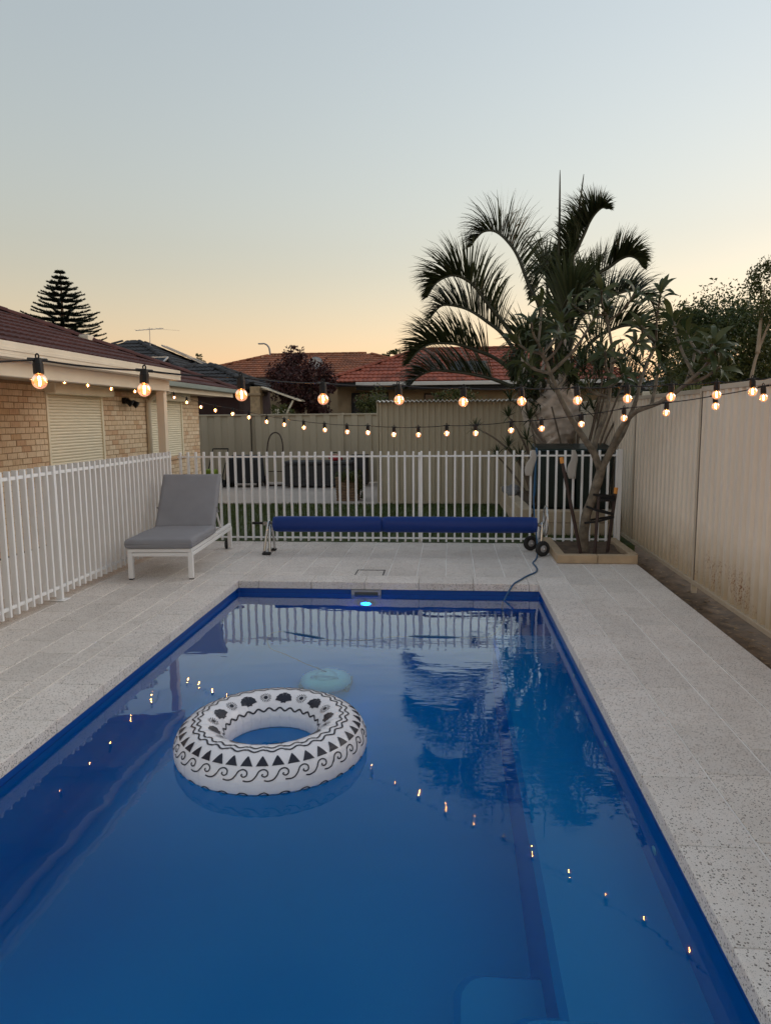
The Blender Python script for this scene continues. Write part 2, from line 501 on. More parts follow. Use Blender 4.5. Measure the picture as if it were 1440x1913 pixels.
# skimmer lid let into the paving
lid = MB()
for q in ((-1.005, -0.995, 7.37, 7.62), (-0.709, -0.699, 7.37, 7.62), (-0.995, -0.709, 7.61, 7.62)):
    lid.box(q[0], q[1], q[2], q[3], -0.001, 0.0035)
lid.build('skimmer_lid_edge', M_BLACK, deck)

# the pool
pool = tag(empty('swimming_pool', (-0.64, 3.7, -1.55)), 'long blue fibreglass swimming pool sunk into pale paving', 'pool')
SX0, SX1, SY0, SY1 = PX0 - 0.02, PX1 + 0.02, PY0 - 0.02, PY1 + 0.02
s = MB()
T = -0.0765


def zf(y): return -1.25 - 0.07 * (y - SY0)


def ring(x0, x1, y0, y1, z, rad, seg=5):
    out = []
    for cx, cy, a0 in ((x1 - rad, y1 - rad, 0), (x0 + rad, y1 - rad, 90), (x0 + rad, y0 + rad, 180), (x1 - rad, y0 + rad, 270)):
        for k in range(seg + 1):
            an = R(a0 + 90 * k / seg); X = cx + rad * math.cos(an); Y = cy + rad * math.sin(an)
            out.append((X, Y, z if z is not None else zf(Y)))
    return out


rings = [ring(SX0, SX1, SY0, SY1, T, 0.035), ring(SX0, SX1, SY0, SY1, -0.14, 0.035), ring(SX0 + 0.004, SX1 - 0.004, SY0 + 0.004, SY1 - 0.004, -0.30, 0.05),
         ring(SX0 + 0.03, SX1 - 0.03, SY0 + 0.03, SY1 - 0.03, -1.0, 0.10)]
fl = [(x, y, zf(y) + 0.10) for x, y, z in ring(SX0 + 0.05, SX1 - 0.05, SY0 + 0.05, SY1 - 0.05, 0, 0.13)]
fl2 = [(x, y, zf(y)) for x, y, z in ring(SX0 + 0.15, SX1 - 0.15, SY0 + 0.15, SY1 - 0.15, 0, 0.15)]
rings += [fl, fl2]
bd = MB(); k = len(rings[0]); bd.add(rings[0] + rings[1], [(j, j + k, (j + 1) % k + k, (j + 1) % k) for j in range(k)]); bd.build('shaded_shell_band', M_BAND, pool, smooth=True)  # top of the same shell wall, its shade put into a deeper blue
rings = rings[1:]
vs = [q for rg in rings for q in rg]; fs = []
for i in range(len(rings) - 1):
    for j in range(k):
        a = i * k + j; b_ = i * k + (j + 1) % k; fs.append((a, a + k, b_ + k, b_))
fs.append(tuple((len(rings) - 1) * k + j for j in reversed(range(k))))
s.add(vs, fs)
so_ = s.build('shell', M_SHELL, pool, smooth=True)
so_.data.polygons[len(so_.data.polygons) - 1].use_smooth = False


def slab(name, x0, x1, y0, y1, ztop, zbot, rad):
    b = MB(); r0 = ring(x0, x1, y0, y1, ztop, max(rad - 0.03, 0.01)); b.v = []
    ra = ring(x0 - 0.0, x1, y0, y1, ztop - 0.03, rad); r0 = [((x - (x0 + x1) / 2) * (1 - 0.06 / (x1 - x0)) + (x0 + x1) / 2, (y - (y0 + y1) / 2) * (1 - 0.06 / (y1 - y0)) + (y0 + y1) / 2, ztop) for x, y, z in ra]
    rb = [(x, y, zbot) for x, y, z in ra]; kk = len(ra)
    b.add(r0 + ra + rb, [tuple(range(kk))] + [(i * kk + j, (i + 1) * kk + j, (i + 1) * kk + (j + 1) % kk, i * kk + (j + 1) % kk) for i in range(2) for j in range(kk)])
    o = b.build(name, M_SHELL, pool, smooth=False)
    return o


slab('bench', 0.38, SX1 + 0.1, 0.4, 6.2, -0.55, -2.0, 0.10)
slab('bench_end', 0.17, SX1 + 0.1, 0.40, 2.24, -0.545, -2.0, 0.13)
slab('entry_step', 0.02, SX1 + 0.1, 0.40, 2.72, -1.0, -2.0, 0.12)
# skimmer mouth in the far wall
sk = MB()
for q in ((-0.995, -0.692, 7.022, 7.045, -0.100, -0.080), (-0.995, -0.692, 7.022, 7.045, -0.172, -0.140), (-0.995, -0.962, 7.022, 7.045, -0.140, -0.100), (-0.722, -0.692, 7.022, 7.045, -0.140, -0.100)):
    sk.box(*q)
sko = sk.build('skimmer', M_GREYP, pool)
sk = MB(); sk.box(-0.962, -0.722, 7.036, 7.044, -0.140, -0.100); sk.build('weir_flap', pm('skimmer_throat', (0.10, 0.10, 0.10), 0.6), sko)
for yy in (5.06, 4.0, 3.0):
    b = MB(); b.lathe([(0.03, 0), (0.028, 0.006), (0.012, 0.008)], (SX1 - 0.005, yy, -0.36), 12, axis=(-1, 0, 0)); b.build('return_jet', M_WHITE, pool, smooth=True)

w = MB(); nx, ny = 40, 80
wx0, wx1, wy0, wy1 = SX0 - 0.001, SX1 + 0.001, SY0 - 0.001, SY1 + 0.001
w.add([(wx0, wy0, WZ), (wx1, wy0, WZ), (wx1, wy1, WZ), (wx0, wy1, WZ)], [(0, 1, 2, 3)])
tag(w.build('pool_water', M_WATER), kind='structure')

# pool light just under the waterline
pl = tag(empty('pool_light', (-0.845, 7.045, -0.46)), 'small round pool lamp glowing bright blue under the skimmer', 'pool light')
b = MB(); b.lathe([(0.085, -0.005), (0.083, 0.012), (0.060, 0.018)], (-0.845, 7.030, -0.46), 24, axis=(0, -1, 0)); b.build('bezel', M_GREYP, pl, smooth=True)
b = MB(); b.lathe([(0.050, 0.016), (0.046, 0.030), (0.030, 0.042), (0.002, 0.046)], (-0.845, 7.030, -0.46), 20, axis=(0, -1, 0)); b.build('lens', emit('blue_led', (0.004, 0.12, 1.0), 7), pl, smooth=True)

# strip of bare soil between the paving and the boundary fence
so2 = MB(); nxs, nys = 9, 110
vv = []
for j in range(nys + 1):
    for i in range(nxs + 1):
        x = 2.085 + (2.95 - 2.085) * i / nxs; y = -0.8 + 11.0 * j / nys
        z = -0.095 + 0.045 * noise.noise(Vector((x * 7, y * 3, 0))) + 0.02 * noise.noise(Vector((x * 20, y * 15, 3)))
        if i == 0: z = -0.07
        vv.append((x + 0.01 * noise.noise(Vector((x * 9, y * 9, 7))), y, z))
so2.add(vv, [(j * (nxs + 1) + i, j * (nxs + 1) + i + 1, (j + 1) * (nxs + 1) + i + 1, (j + 1) * (nxs + 1) + i) for j in range(nys) for i in range(nxs)])
tag(so2.build('soil_strip', M_SOIL, smooth=True), kind='structure')
# litter on the soil: dry leaves, twigs and straw nobody could count
lt = MB()
for _ in range(500):
    x = random.uniform(2.12, 2.42); y = random.uniform(3.0, 9.4); a = random.uniform(0, 6.28); l = random.uniform(0.010, 0.035); w_ = l * random.uniform(0.12, 0.5)
    z = -0.085 + 0.045 * noise.noise(Vector((x * 7, y * 3, 0))) + random.uniform(0.0, 0.012); t = random.uniform(-0.4, 0.4)
    dx, dy = math.cos(a), math.sin(a)
    lt.add([(x - dx * l, y - dy * l, z), (x + dy * w_, y - dx * w_, z + w_ * t), (x + dx * l, y + dy * l, z + l * t), (x - dy * w_, y + dx * w_, z - w_ * t)], [(0, 1, 2, 3)])
tag(lt.build('leaf_litter', leafmat('dry_litter', (0.16, 0.10, 0.055), (0.30, 0.21, 0.12), 0.1, 0.9)), 'dry leaf litter and straw scattered along the soil strip', 'litter', kind='stuff')

# lawn and the slab behind it
lw = MB()
lw.box(-6.5, 2.4, 9.40, 13.75, -0.125, -0.02)
tag(lw.build('lawn', pm('lawn_soil', (0.05, 0.07, 0.02), 0.95, var=0.4, vs=5, bump=0.6, bs=30)), kind='structure')
gr = MB()
for _ in range(15000):
    x = random.uniform(-4.6, 2.3); y = 9.55 + 4.2 * random.random(); h = random.uniform(0.02, 0.05); a = random.uniform(0, 6.28); l = random.uniform(-0.02, 0.02); m = random.uniform(-0.02, 0.02); ww = 0.006 + (y - 9) * 0.0012
    dx, dy = math.cos(a) * ww, math.sin(a) * ww
    gr.add([(x - dx, y - dy, -0.021), (x + dx, y + dy, -0.021), (x + l, y + m, h - 0.01)], [(0, 1, 2)])
tag(gr.build('lawn_grass', leafmat('grass_blade', (0.05, 0.085, 0.018), (0.10, 0.125, 0.03), 0.2)), 'short green lawn grass behind the white pool fence', 'grass', kind='stuff')
pt = MB(); pt.box(-9.0, -1.38, 13.76, 18.9, -0.125, 0.0)
tag(pt.build('patio_slab', M_CONC), kind='structure')

# ================================================================== FENCES
def slat_mesh(wx, wy, z0, z1, nm='slat'):
    b = MB(); b.box(-wx / 2, wx / 2, -wy / 2, wy / 2, z0, z1); return b.mesh(nm, M_WHITE, bevel=0.0025)


pf = tag(empty('pool_fence', (-0.73, 9.45, 0)), 'white slatted pool fence running across behind the blue roller', 'fence', 'white pool fences')
sm = slat_mesh(0.025, 0.05, 0.004, 1.215)
for i in range(54):
    x = -3.665 + i * 0.1097
    piece('slat', sm, pf, (x, 9.45 + random.uniform(-0.002, 0.002), random.uniform(-0.004, 0.004)), (0, random.uniform(-0.003, 0.003), 0))
for z in (1.150, 0.048):
    b = MB(); b.box(-3.70, 2.20, 9.438, 9.462, z - 0.011, z + 0.011); b.build('rail', M_WHITE, pf, bevel=0.002)
b = MB(); b.box(2.165, 2.215, 9.425, 9.475, -0.07, 1.23); b.build('post', M_WHITE, pf, bevel=0.003)
b = MB(); b.box(-0.42, -0.37, 9.474, 9.514, -0.03, 1.2); b.build('post', M_WHITE, pf, bevel=0.003)

lf = tag(empty('pool_fence', (-3.6, 6.16, 0)), 'white slatted pool fence along the left beside the lounger', 'fence', 'white pool fences')
sm2 = slat_mesh(0.05, 0.025, 0.055, 1.25)
for i in range(54):
    y = 8.895 - i * 0.1095
    if abs(y - 6.16) < 0.05: continue
    piece('slat', sm2, lf, (-3.6, y, random.uniform(-0.004, 0.004)), (random.uniform(-0.003, 0.003), 0, 0))
for z in (1.185, 0.125):
    b = MB(); b.box(-3.612, -3.588, 3.0, 8.95, z - 0.015, z + 0.015); b.build('rail', M_WHITE, lf, bevel=0.002)
b = MB(); b.box(-3.632, -3.568, 6.142, 6.178, 0.008, 1.25); po = b.build('post', M_WHITE, lf, bevel=0.003)
b = MB(); b.box(-3.67, -3.53, 6.10, 6.22, 0.0025, 0.010); b.build('base_plate', M_WHITE, po, bevel=0.002)


def sheet(x0, x1, z0, z1, pitch, depth, mapf, b, phase=0.0):
    """trapezoidal ribbed sheet along u from x0 to x1; mapf(u, depth, z) -> point"""
    us = []; u = x0; k = 0
    prof = ((0.0, 0), (0.42, 0), (0.5, 1), (0.92, 1))
    q = math.floor(x0 / pitch)
    pts = []
    while q * pitch < x1:
        for f, h in prof:
            uu = (q + f) * pitch
            if x0 <= uu <= x1: pts.append((uu, h * depth))
        q += 1
    pts = [(x0, pts[0][1])] + pts + [(x1, pts[-1][1])]
    base = len(b.v)
    for uu, h in pts:
        b.v.append(Vector(mapf(uu, h, z0))); b.v.append(Vector(mapf(uu, h, z1)))
    for i in range(len(pts) - 1):
        a = base + 2 * i
        b.f.append((a, a + 2, a + 3, a + 1)); b.m.append(0)


# boundary fence on the right
rf = tag(empty('boundary_fence', (2.42, 0, 0)), 'tall cream ribbed steel fence along the right with rust flakes', 'fence')
PYS = [-0.14, 2.30, 4.74, 7.18, 9.62, 12.06, 14.50, 16.94]
TOPS = [1.95, 1.94, 1.925, 1.905, 1.915, 1.92, 1.92]
for i, y in enumerate(PYS):
    b = MB(); b.box(2.395, 2.445, y - 0.018, y + 0.018, -0.16, TOPS[min(i, 6)] + 0.004); b.build('post', M_FPOST, rf, bevel=0.003)
for i in range(7):
    y0, y1 = PYS[i] + 0.019, PYS[i + 1] - 0.019; zt = TOPS[i]
    b = MB(); sheet(y0, y1 - 0.015, 0.02, zt - 0.02, 0.152, 0.030, lambda u, h, z: (2.408 + h, u, z), b)
    b.build('panel', M_FENCE, rf)
    b = MB(); b.box(2.4065, 2.43, y1 - 0.014, y1 + 0.004, 0.0, zt - 0.047); b.build('shadow_strip', M_BLACK, rf)  # solid black strip standing in for the shadow line beside the post
    b = MB(); b.box(2.396, 2.448, y0, y1, zt - 0.045, zt); b.build('rail', M_FPOST, rf, bevel=0.004)
    b = MB(); b.box(2.394, 2.448, y0, y1, -0.012, 0.032); b.build('rail', M_FPOST, rf, bevel=0.004)

# lower fence at the far end of the yard
bf = tag(empty('back_fence', (-4.0, 18.3, 0)), 'lower beige ribbed steel fence at the back, left of the shed', 'fence')
pxs = [-10.1, -7.65, -5.20, -2.75, -0.3]
for x in pxs:
    b = MB(); b.box(x - 0.03, x + 0.03, 18.26, 18.32, 0, 1.80); b.build('post', M_FENCEB, bf, bevel=0.004)
for x0, x1 in zip(pxs[:-1], pxs[1:]):
    b = MB(); sheet(x0 + 0.031, x1 - 0.031, 0.02, 1.77, 0.36, 0.035, lambda u, h, z: (u, 18.28 + h, z), b); b.build('panel', M_FENCEB, bf)
    b = MB(); b.box(x0 + 0.031, x1 - 0.031, 18.262, 18.33, 1.745, 1.785); b.build('rail', M_FENCEB, bf, bevel=0.004)
b = MB(); b.bar((-5.14, 18.255, 0.0), (-5.14, 18.255, 1.72), 0.018, 0.018); b.build('cable_conduit', M_BLACK, bf)

# garden shed whose corrugated roof edge shows white
sh = tag(empty('garden_shed', (0.4, 13.95, 0)), 'beige ribbed steel garden shed with wavy white roof edge', 'shed')
b = MB(); sheet(-1.41, 2.25, 0.0, 1.965, 0.115, 0.022, lambda u, h, z: (u, 13.95 + h, z), b)
b.build('front_wall', M_FENCEB, sh)
b = MB(); sheet(13.95, 18.2, 0.0, 1.965, 0.115, 0.022, lambda u, h, z: (-1.41 + h, u, z), b)
b.build('side_wall', M_FENCEB, sh)
b = MB(); b.box(-1.425, -1.395, 13.935, 13.965, 0, 1.97); b.build('corner_trim', M_FENCEB, sh)
b = MB(); b.box(-1.40, 2.25, 13.93, 13.948, -0.02, 0.03); b.build('base_rail', M_FENCEB, sh)
b = MB(); nn = 300; base = []
for j, (yy, zz) in enumerate(((13.83, 1.985), (18.3, 1.90))):
    for i in range(nn + 1):
        x = -1.42 + 3.75 * i / nn
        b.v.append(Vector((x, yy, zz + 0.018 * math.sin(2 * math.pi * x / 0.083))))
for j, (yy, zz) in enumerate(((13.83, 1.968), (18.3, 1.883))):
    for i in range(nn + 1):
        x = -1.42 + 3.75 * i / nn
        b.v.append(Vector((x, yy, zz + 0.018 * math.sin(2 * math.pi * x / 0.083))))
k = nn + 1
for i in range(nn):
    for q in ((i, i + 1, k + i + 1, k + i), (2 * k + i, 3 * k + i, 3 * k + i + 1, 2 * k + i + 1), (i, 2 * k + i, 2 * k + i + 1, i + 1)):
        b.f.append(q); b.m.append(0)
b.build('roof_sheet', pm('white_roof_sheet', (0.72, 0.70, 0.68), 0.6, var=0.1, vs=10), sh)


# ================================================================== ROOF TILES
def tile_mesh(mat, w, l, nm='roof_tile', amp=0.022, seg=6):
    """one interlocking wavy tile; local x along the eave, y up the slope, z out of the slope"""
    b = MB(); top = []; base = 0
    for j, (yy, zz) in enumerate(((-0.02, 0.042), (l, 0.012))):
        for i in range(seg + 1):
            u = i / seg
            b.v.append(Vector((w * (u - 0.5), yy, zz + amp * (0.5 - 0.5 * math.cos(4 * math.pi * u)))))
    for i in range(seg + 1):
        u = i / seg; b.v.append(Vector((w * (u - 0.5), -0.02, 0.005 + amp * (0.5 - 0.5 * math.cos(4 * math.pi * u)))))
    k = seg + 1
    for i in range(seg):
        b.f.append((i, i + 1, k + i + 1, k + i)); b.m.append(0)
        b.f.append((2 * k + i, 2 * k + i + 1, i + 1, i)); b.m.append(0)
    return b, b.mesh(nm, mat, smooth=False)


def tri_poly_contains(poly, x, y):
    c = False; n_ = len(poly)
    for i in range(n_):
        x0, y0 = poly[i]; x1, y1 = poly[(i + 1) % n_]
        if (y0 > y) != (y1 > y) and x < (x1 - x0) * (y - y0) / (y1 - y0) + x0: c = not c
    return c


def tiled_face(roof, poly, mat, tw, tl, single=None, vis=None):
    """cover a planar roof face (first edge = eave) with tiles; single(center) -> own object, else joined"""
    P = [Vector(q) for q in poly]
    ex = (P[1] - P[0]).normalized(); nz = ex.cross(P[2] - P[0]).normalized()
    if nz.z < 0: nz = -nz
    ey = nz.cross(ex).normalized()
    if ey.z < 0: ey = -ey; ex = -ex if ex.cross(ey).dot(nz) < 0 else ex
    if ex.cross(ey).dot(nz) < 0: ex = -ex
    loc2 = [((q - P[0]).dot(ex), (q - P[0]).dot(ey)) for q in P]
    x0 = min(q[0] for q in loc2); x1 = max(q[0] for q in loc2); y1 = max(q[1] for q in loc2)
    tb, tm = tile_mesh(mat, tw, tl)
    rot = Matrix((ex, ey, nz)).transposed()
    jb = MB(); row = 0; y = 0.0; cnt = 0
    while y < y1 - 0.05:
        x = x0 + (tw / 2 if row % 2 else 0)
        while x < x1 + tw / 2:
            if tri_poly_contains(loc2, x, y + tl * 0.45):
                c = P[0] + ex * x + ey * y + nz * 0.004
                if vis is None or vis(c):
                    if single is not None and single(c):
                        piece('roof_tile', tm, roof, c, rot)
                    else:
                        jit = random.uniform(-0.003, 0.004)
                        jb.add([c + rot @ q + nz * jit for q in tb.v], tb.f)
                    cnt += 1
            x += tw
        y += tl; row += 1
    if jb.v: tag(jb.build('roof_tiling', mat, roof), kind='stuff')
    b = MB(); b.add(P, [tuple(range(len(P)))]); b.build('roof_deck', mat, roof)
    return cnt


def ridge_caps(roof, a, b_, mat, L=0.4, r=0.11):
    a = Vector(a); b_ = Vector(b_); d = (b_ - a).normalized(); n_ = int((b_ - a).length / L)
    sd = d.cross(Vector((0, 0, 1))).normalized(); up = sd.cross(d)
    mb = MB()
    for y, s_ in ((0.0, 1.0), (L + 0.04, 0.86)):
        for i in range(7):
            an = math.pi * i / 6
            mb.v.append(Vector((math.cos(an) * r * s_, y, math.sin(an) * r * s_ * 0.75)))
    for i in range(6): mb.f.append((i, i + 1, 7 + i + 1, 7 + i)); mb.m.append(0)
    mb.f.append((6, 5, 4, 3, 2, 1, 0)); mb.m.append(0)
    me = mb.mesh('ridge_cap', mat)
    rot = Matrix((sd, d, up)).transposed()
    for i in range(n_): piece('ridge_cap', me, roof, a + d * (i * L) + Vector((0, 0, 0.005)), rot)


# ================================================================== THE BRICK HOUSE ON THE LEFT
hs = tag(empty('brick_house', (-5.4, 11.0, 0)), 'tan brick house on the left with maroon tiled roof and roller shutters', 'house')
WX = -5.4
WIN = [(9.22, 10.80), (12.55, 14.13)]; WZ0, WZ1 = 0.95, 2.02
wl = MB()
wl.box(WX - 8.0, WX - 0.010, 2.0, WIN[0][0], 0, 2.16)
wl.box(WX - 8.0, WX - 0.010, WIN[0][1], WIN[1][0], 0, 2.16)
wl.box(WX - 8.0, WX - 0.010, WIN[1][1], 15.10, 0, 2.16)
for a, b_ in WIN:
    wl.box(WX - 8.0, WX - 0.010, a, b_, 0, WZ0); wl.box(WX - 8.0, WX - 0.010, a, b_, WZ1, 2.16); wl.box(WX - 8.0, WX - 0.2, a, b_, WZ0, WZ1)
wall = wl.build('wall', M_MORTAR, hs)
BL, BH = 0.205, 0.0785


def brick_mesh(l):
    b = MB(); b.box(-0.02, 0.0, -l / 2, l / 2, 0.0, BH - 0.009); return b.mesh('brick', M_BRICK, bevel=0.004)


bm_full = brick_mesh(BL - 0.009); _half = {}
jb = MB(); nbr = 0
for c in range(27):
    z = 0.01 + c * BH
    off = (c % 2) * BL / 2
    segs = [(2.0, 15.11)]
    if z + BH > WZ0 + 0.03 and z < WZ1 - 0.02: segs = [(2.0, WIN[0][0]), (WIN[0][1], WIN[1][0]), (WIN[1][1], 15.11)]
    for a, e in segs:
        y = math.floor(a / BL) * BL + off - BL
        while y < e:
            lo, hi = max(y, a), min(y + BL, e)
            if hi - lo > 0.03:
                l = hi - lo - 0.009; yc = (lo + hi) / 2
                if (z > 0.94 and 7.95 < yc < 9.3) or (z > 0.94 and yc > 10.7):
                    if abs(l - (BL - 0.009)) < 0.002: me = bm_full
                    else:
                        kk = round(l, 2)
                        if kk not in _half: _half[kk] = brick_mesh(kk)
                        me = _half[kk]
                    piece('brick', me, wall, (WX + random.uniform(-0.003, 0.003), yc, z), (0, 0, random.uniform(-0.006, 0.006))); nbr += 1
                else:
                    jb.box(WX - 0.02, WX + random.uniform(-0.003, 0.003), lo + 0.0045, hi - 0.0045, z, z + BH - 0.009)
            y += BL
tag(jb.build('brickwork', M_BRICK, wall), kind='stuff')
# end wall bricks that face the back yard are out of sight; roller shutters
for wi, (a, e) in enumerate(WIN):
    shu = MB(); shu.box(WX - 0.05, WX - 0.03, a + 0.01, e - 0.01, WZ0 - 0.02, WZ1)
    shu = shu.build('roller_shutter', M_CREAM2, hs)
    ns = 25; sh_ = (WZ1 - WZ0) / ns
    sb = MB()
    prof = [(0.0, 0.0), (0.010, 0.15), (0.013, 0.5), (0.009, 0.82), (-0.004, 0.96), (-0.004, 1.0)]
    for y in (0.0, e - a - 0.10):
        for dx, f in prof: sb.v.append(Vector((dx, y, f * sh_)))
    k = len(prof)
    for i in range(k - 1): sb.f.append((i, k + i, k + i + 1, i + 1)); sb.m.append(0)
    sme = sb.mesh('slat', M_CREAM2)
    for i in range(ns): piece('slat', sme, shu, (WX - 0.02, a + 0.05, WZ0 + i * sh_))
    for y in (a + 0.025, e - 0.025):
        b = MB(); b.box(WX - 0.045, WX + 0.012, y - 0.025, y + 0.025, WZ0 - 0.02, WZ1); b.build('guide_rail', M_CREAM2, shu, bevel=0.003)
    b = MB(); b.box(WX - 0.005, WX + 0.16, a - 0.02, e + 0.10, WZ1 - 0.005, WZ1 + 0.155); b.build('shutter_box', M_CREAM2, shu, bevel=0.02, seg=2)
    b = MB(); b.box(WX - 0.04, WX + 0.03, a - 0.02, e + 0.02, WZ0 - 0.07, WZ0 - 0.02); b.build('sill', M_BRICK, hs, bevel=0.004)
# eave
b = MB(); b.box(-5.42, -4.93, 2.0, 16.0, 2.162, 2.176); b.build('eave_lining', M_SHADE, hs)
b = MB(); b.box(-4.945, -4.92, 2.0, 16.05, 2.15, 2.262); b.build('fascia', M_CREAM, hs)
b = MB(); b.box(-4.918, -4.80, 9.0, 16.15, 2.245, 2.258); b.box(-4.815, -4.80, 9.0, 16.15, 2.2581, 2.325); b.box(-4.918, -4.905, 9.0, 16.15, 2.2581, 2.305)
b.build('gutter', M_GREENG, hs, bevel=0.002)
b = MB(); b.tube([(-5.36, 12.42, 0), (-5.36, 12.42, 1.95), (-5.25, 12.42, 2.08), (-4.95, 12.42, 2.16)], 0.045, 10); b.build('downpipe', M_CREAM, hs, smooth=True)
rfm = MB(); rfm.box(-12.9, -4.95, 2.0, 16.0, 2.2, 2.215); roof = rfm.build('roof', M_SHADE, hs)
E0 = Vector((-4.86, 16.1, 2.30)); S_ = 5.0
tiled_face(roof, [(-4.86, 2.5, 2.30), (-4.86, 16.1, 2.30), (-4.86 - S_, 16.1 - S_, 2.30 + 0.4 * S_), (-4.86 - S_, 2.5, 2.30 + 0.4 * S_)], M_TILEM, 0.31, 0.33,
           single=lambda c: c.y > 8.3 - (c.x + 4.86) * 0.0 and c.y > -c.x * 1.52 and c.x > -8.6, vis=lambda c: c.y > 5.5)
b = MB(); b.add([E0, (-4.86 - S_, 16.1 - S_, 2.3 + 0.4 * S_), (-9.86 - 3, 16.1, 2.3)], [(0, 1, 2)]); b.build('roof_deck', M_TILEM, roof)
ridge_caps(roof, E0 + Vector((-0.02, -0.02, 0.035)), (-4.86 - S_, 16.1 - S_, 2.335 + 0.4 * S_), M_TILEM)
b = MB(); b.box(-7.22, -7.02, 13.62, 13.86, 3.2, 3.32); b.build('roof_vent', M_CREAM, roof, bevel=0.01)
# patio roof carried on a post
b = MB()
b.box(-3.47, -3.455, 2.0, 9.05, 2.175, 2.28); b.box(-3.60, -3.455, 2.0, 9.05, 2.155, 2.1749); b.box(-3.485, -3.4701, 2.0, 9.05, 2.255, 2.28); b.box(-3.4549, -3.447, 2.0, 9.05, 2.205, 2.235); b.box(-3.60, -3.4702, 9.035, 9.049, 2.175, 2.255)
b.build('patio_gutter', M_CREAM, hs, bevel=0.002)
b = MB(); b.box(-3.68, -3.60, 2.0, 9.03, 2.02, 2.154); b.build('patio_beam', M_CREAM, hs, bevel=0.004)
b = MB(); b.add([(-3.60, 2.0, 2.20), (-3.60, 9.05, 2.20), (-4.92, 9.05, 2.30), (-4.92, 2.0, 2.30)], [(0, 1, 2, 3)])
b.add([(-3.60, 2.0, 2.185), (-4.92, 2.0, 2.285), (-4.92, 9.05, 2.285), (-3.60, 9.05, 2.185)], [(0, 1, 2, 3)])
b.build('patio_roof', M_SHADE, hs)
b = MB()
for y in (3.0, 4.5, 6.0, 7.5, 9.0): b.bar((-3.64, y, 2.13), (-4.92, y, 2.23), 0.045, 0.09)
b.build('patio_rafters', M_SHADE, hs)
b = MB(); b.box(-3.76, -3.66, 8.97, 9.07, 0, 2.02); b.build('patio_post', M_CREAM, hs, bevel=0.006, seg=2)
# twin floodlight
fl_ = MB(); fl_.box(-5.41, -5.33, 11.48, 11.60, 1.93, 2.03)
fl_ = fl_.build('floodlight', M_BLACK, hs, bevel=0.008)
for yy, dz in ((11.45, -0.03), (11.66, -0.05)):
    b = MB(); b.lathe([(0.02, -0.06), (0.04, -0.04), (0.055, 0.05), (0.058, 0.06)], (-5.27, yy, 1.985 + dz), 12, axis=(0.8, 0.1, -0.6)); b.build('lamp_head', M_BLACK, fl_, smooth=True)

# ================================================================== SUN LOUNGER
lo = empty('sun_lounger', (-2.995, 7.03, 0), R(4.3), local=True)
tag(lo, 'white framed sun lounger with grey cushions and raised back', 'sun lounger')
for sx in (-1, 1):
    b = MB(); b.box(sx * 0.315 - 0.025, sx * 0.315 + 0.025, 0.005, 0.055, 0.012, 0.29); q = b.build('leg', M_LOUNGE, lo, bevel=0.004)
    b = MB(); b.box(sx * 0.315 - 0.02, sx * 0.315 + 0.02, 0.01, 0.05, 0.0, 0.012); b.build('foot_cap', M_BLACK, q)
    b = MB(); b.box(sx * 0.315 - 0.025, sx * 0.315 + 0.025, 1.75, 1.80, 0.012 if sx < 0 else 0.02, 0.29); q = b.build('leg', M_LOUNGE, lo, bevel=0.004)
    b = MB(); b.lathe([(0.055, -0.014), (0.062, -0.008), (0.062, 0.008), (0.055, 0.014)], (sx * 0.315 - 0.045, 1.775, 0.063), 18, axis=(1, 0, 0)); b.build('wheel', M_RUB, q, smooth=True)
    b = MB(); b.box(sx * 0.315 - 0.022, sx * 0.315 + 0.022, 0.057, 1.748, 0.245, 0.284); b.build('side_rail', M_LOUNGE, lo, bevel=0.004)
b = MB(); b.box(-0.29, 0.29, 0.01, 0.05, 0.245, 0.284); b.build('end_rail', M_LOUNGE, lo, bevel=0.004)
b = MB(); b.box(-0.29, 0.29, 1.755, 1.795, 0.245, 0.284); b.build('end_rail', M_LOUNGE, lo, bevel=0.004)
b = MB(); b.box(-0.335, 0.335, 0.0, 0.045, 0.2905, 0.328)
b.box(-0.335, -0.29, 0.0451, 1.80, 0.2905, 0.328); b.box(0.29, 0.335, 0.0451, 1.80, 0.2905, 0.328)
b.build('top_frame', M_LOUNGE, lo, bevel=0.004)
for i in range(9):
    b = MB(); b.box(-0.289, 0.289, 0.08 + i * 0.1, 0.14 + i * 0.1, 0.300, 0.318); b.build('base_slat', M_LOUNGE, lo)


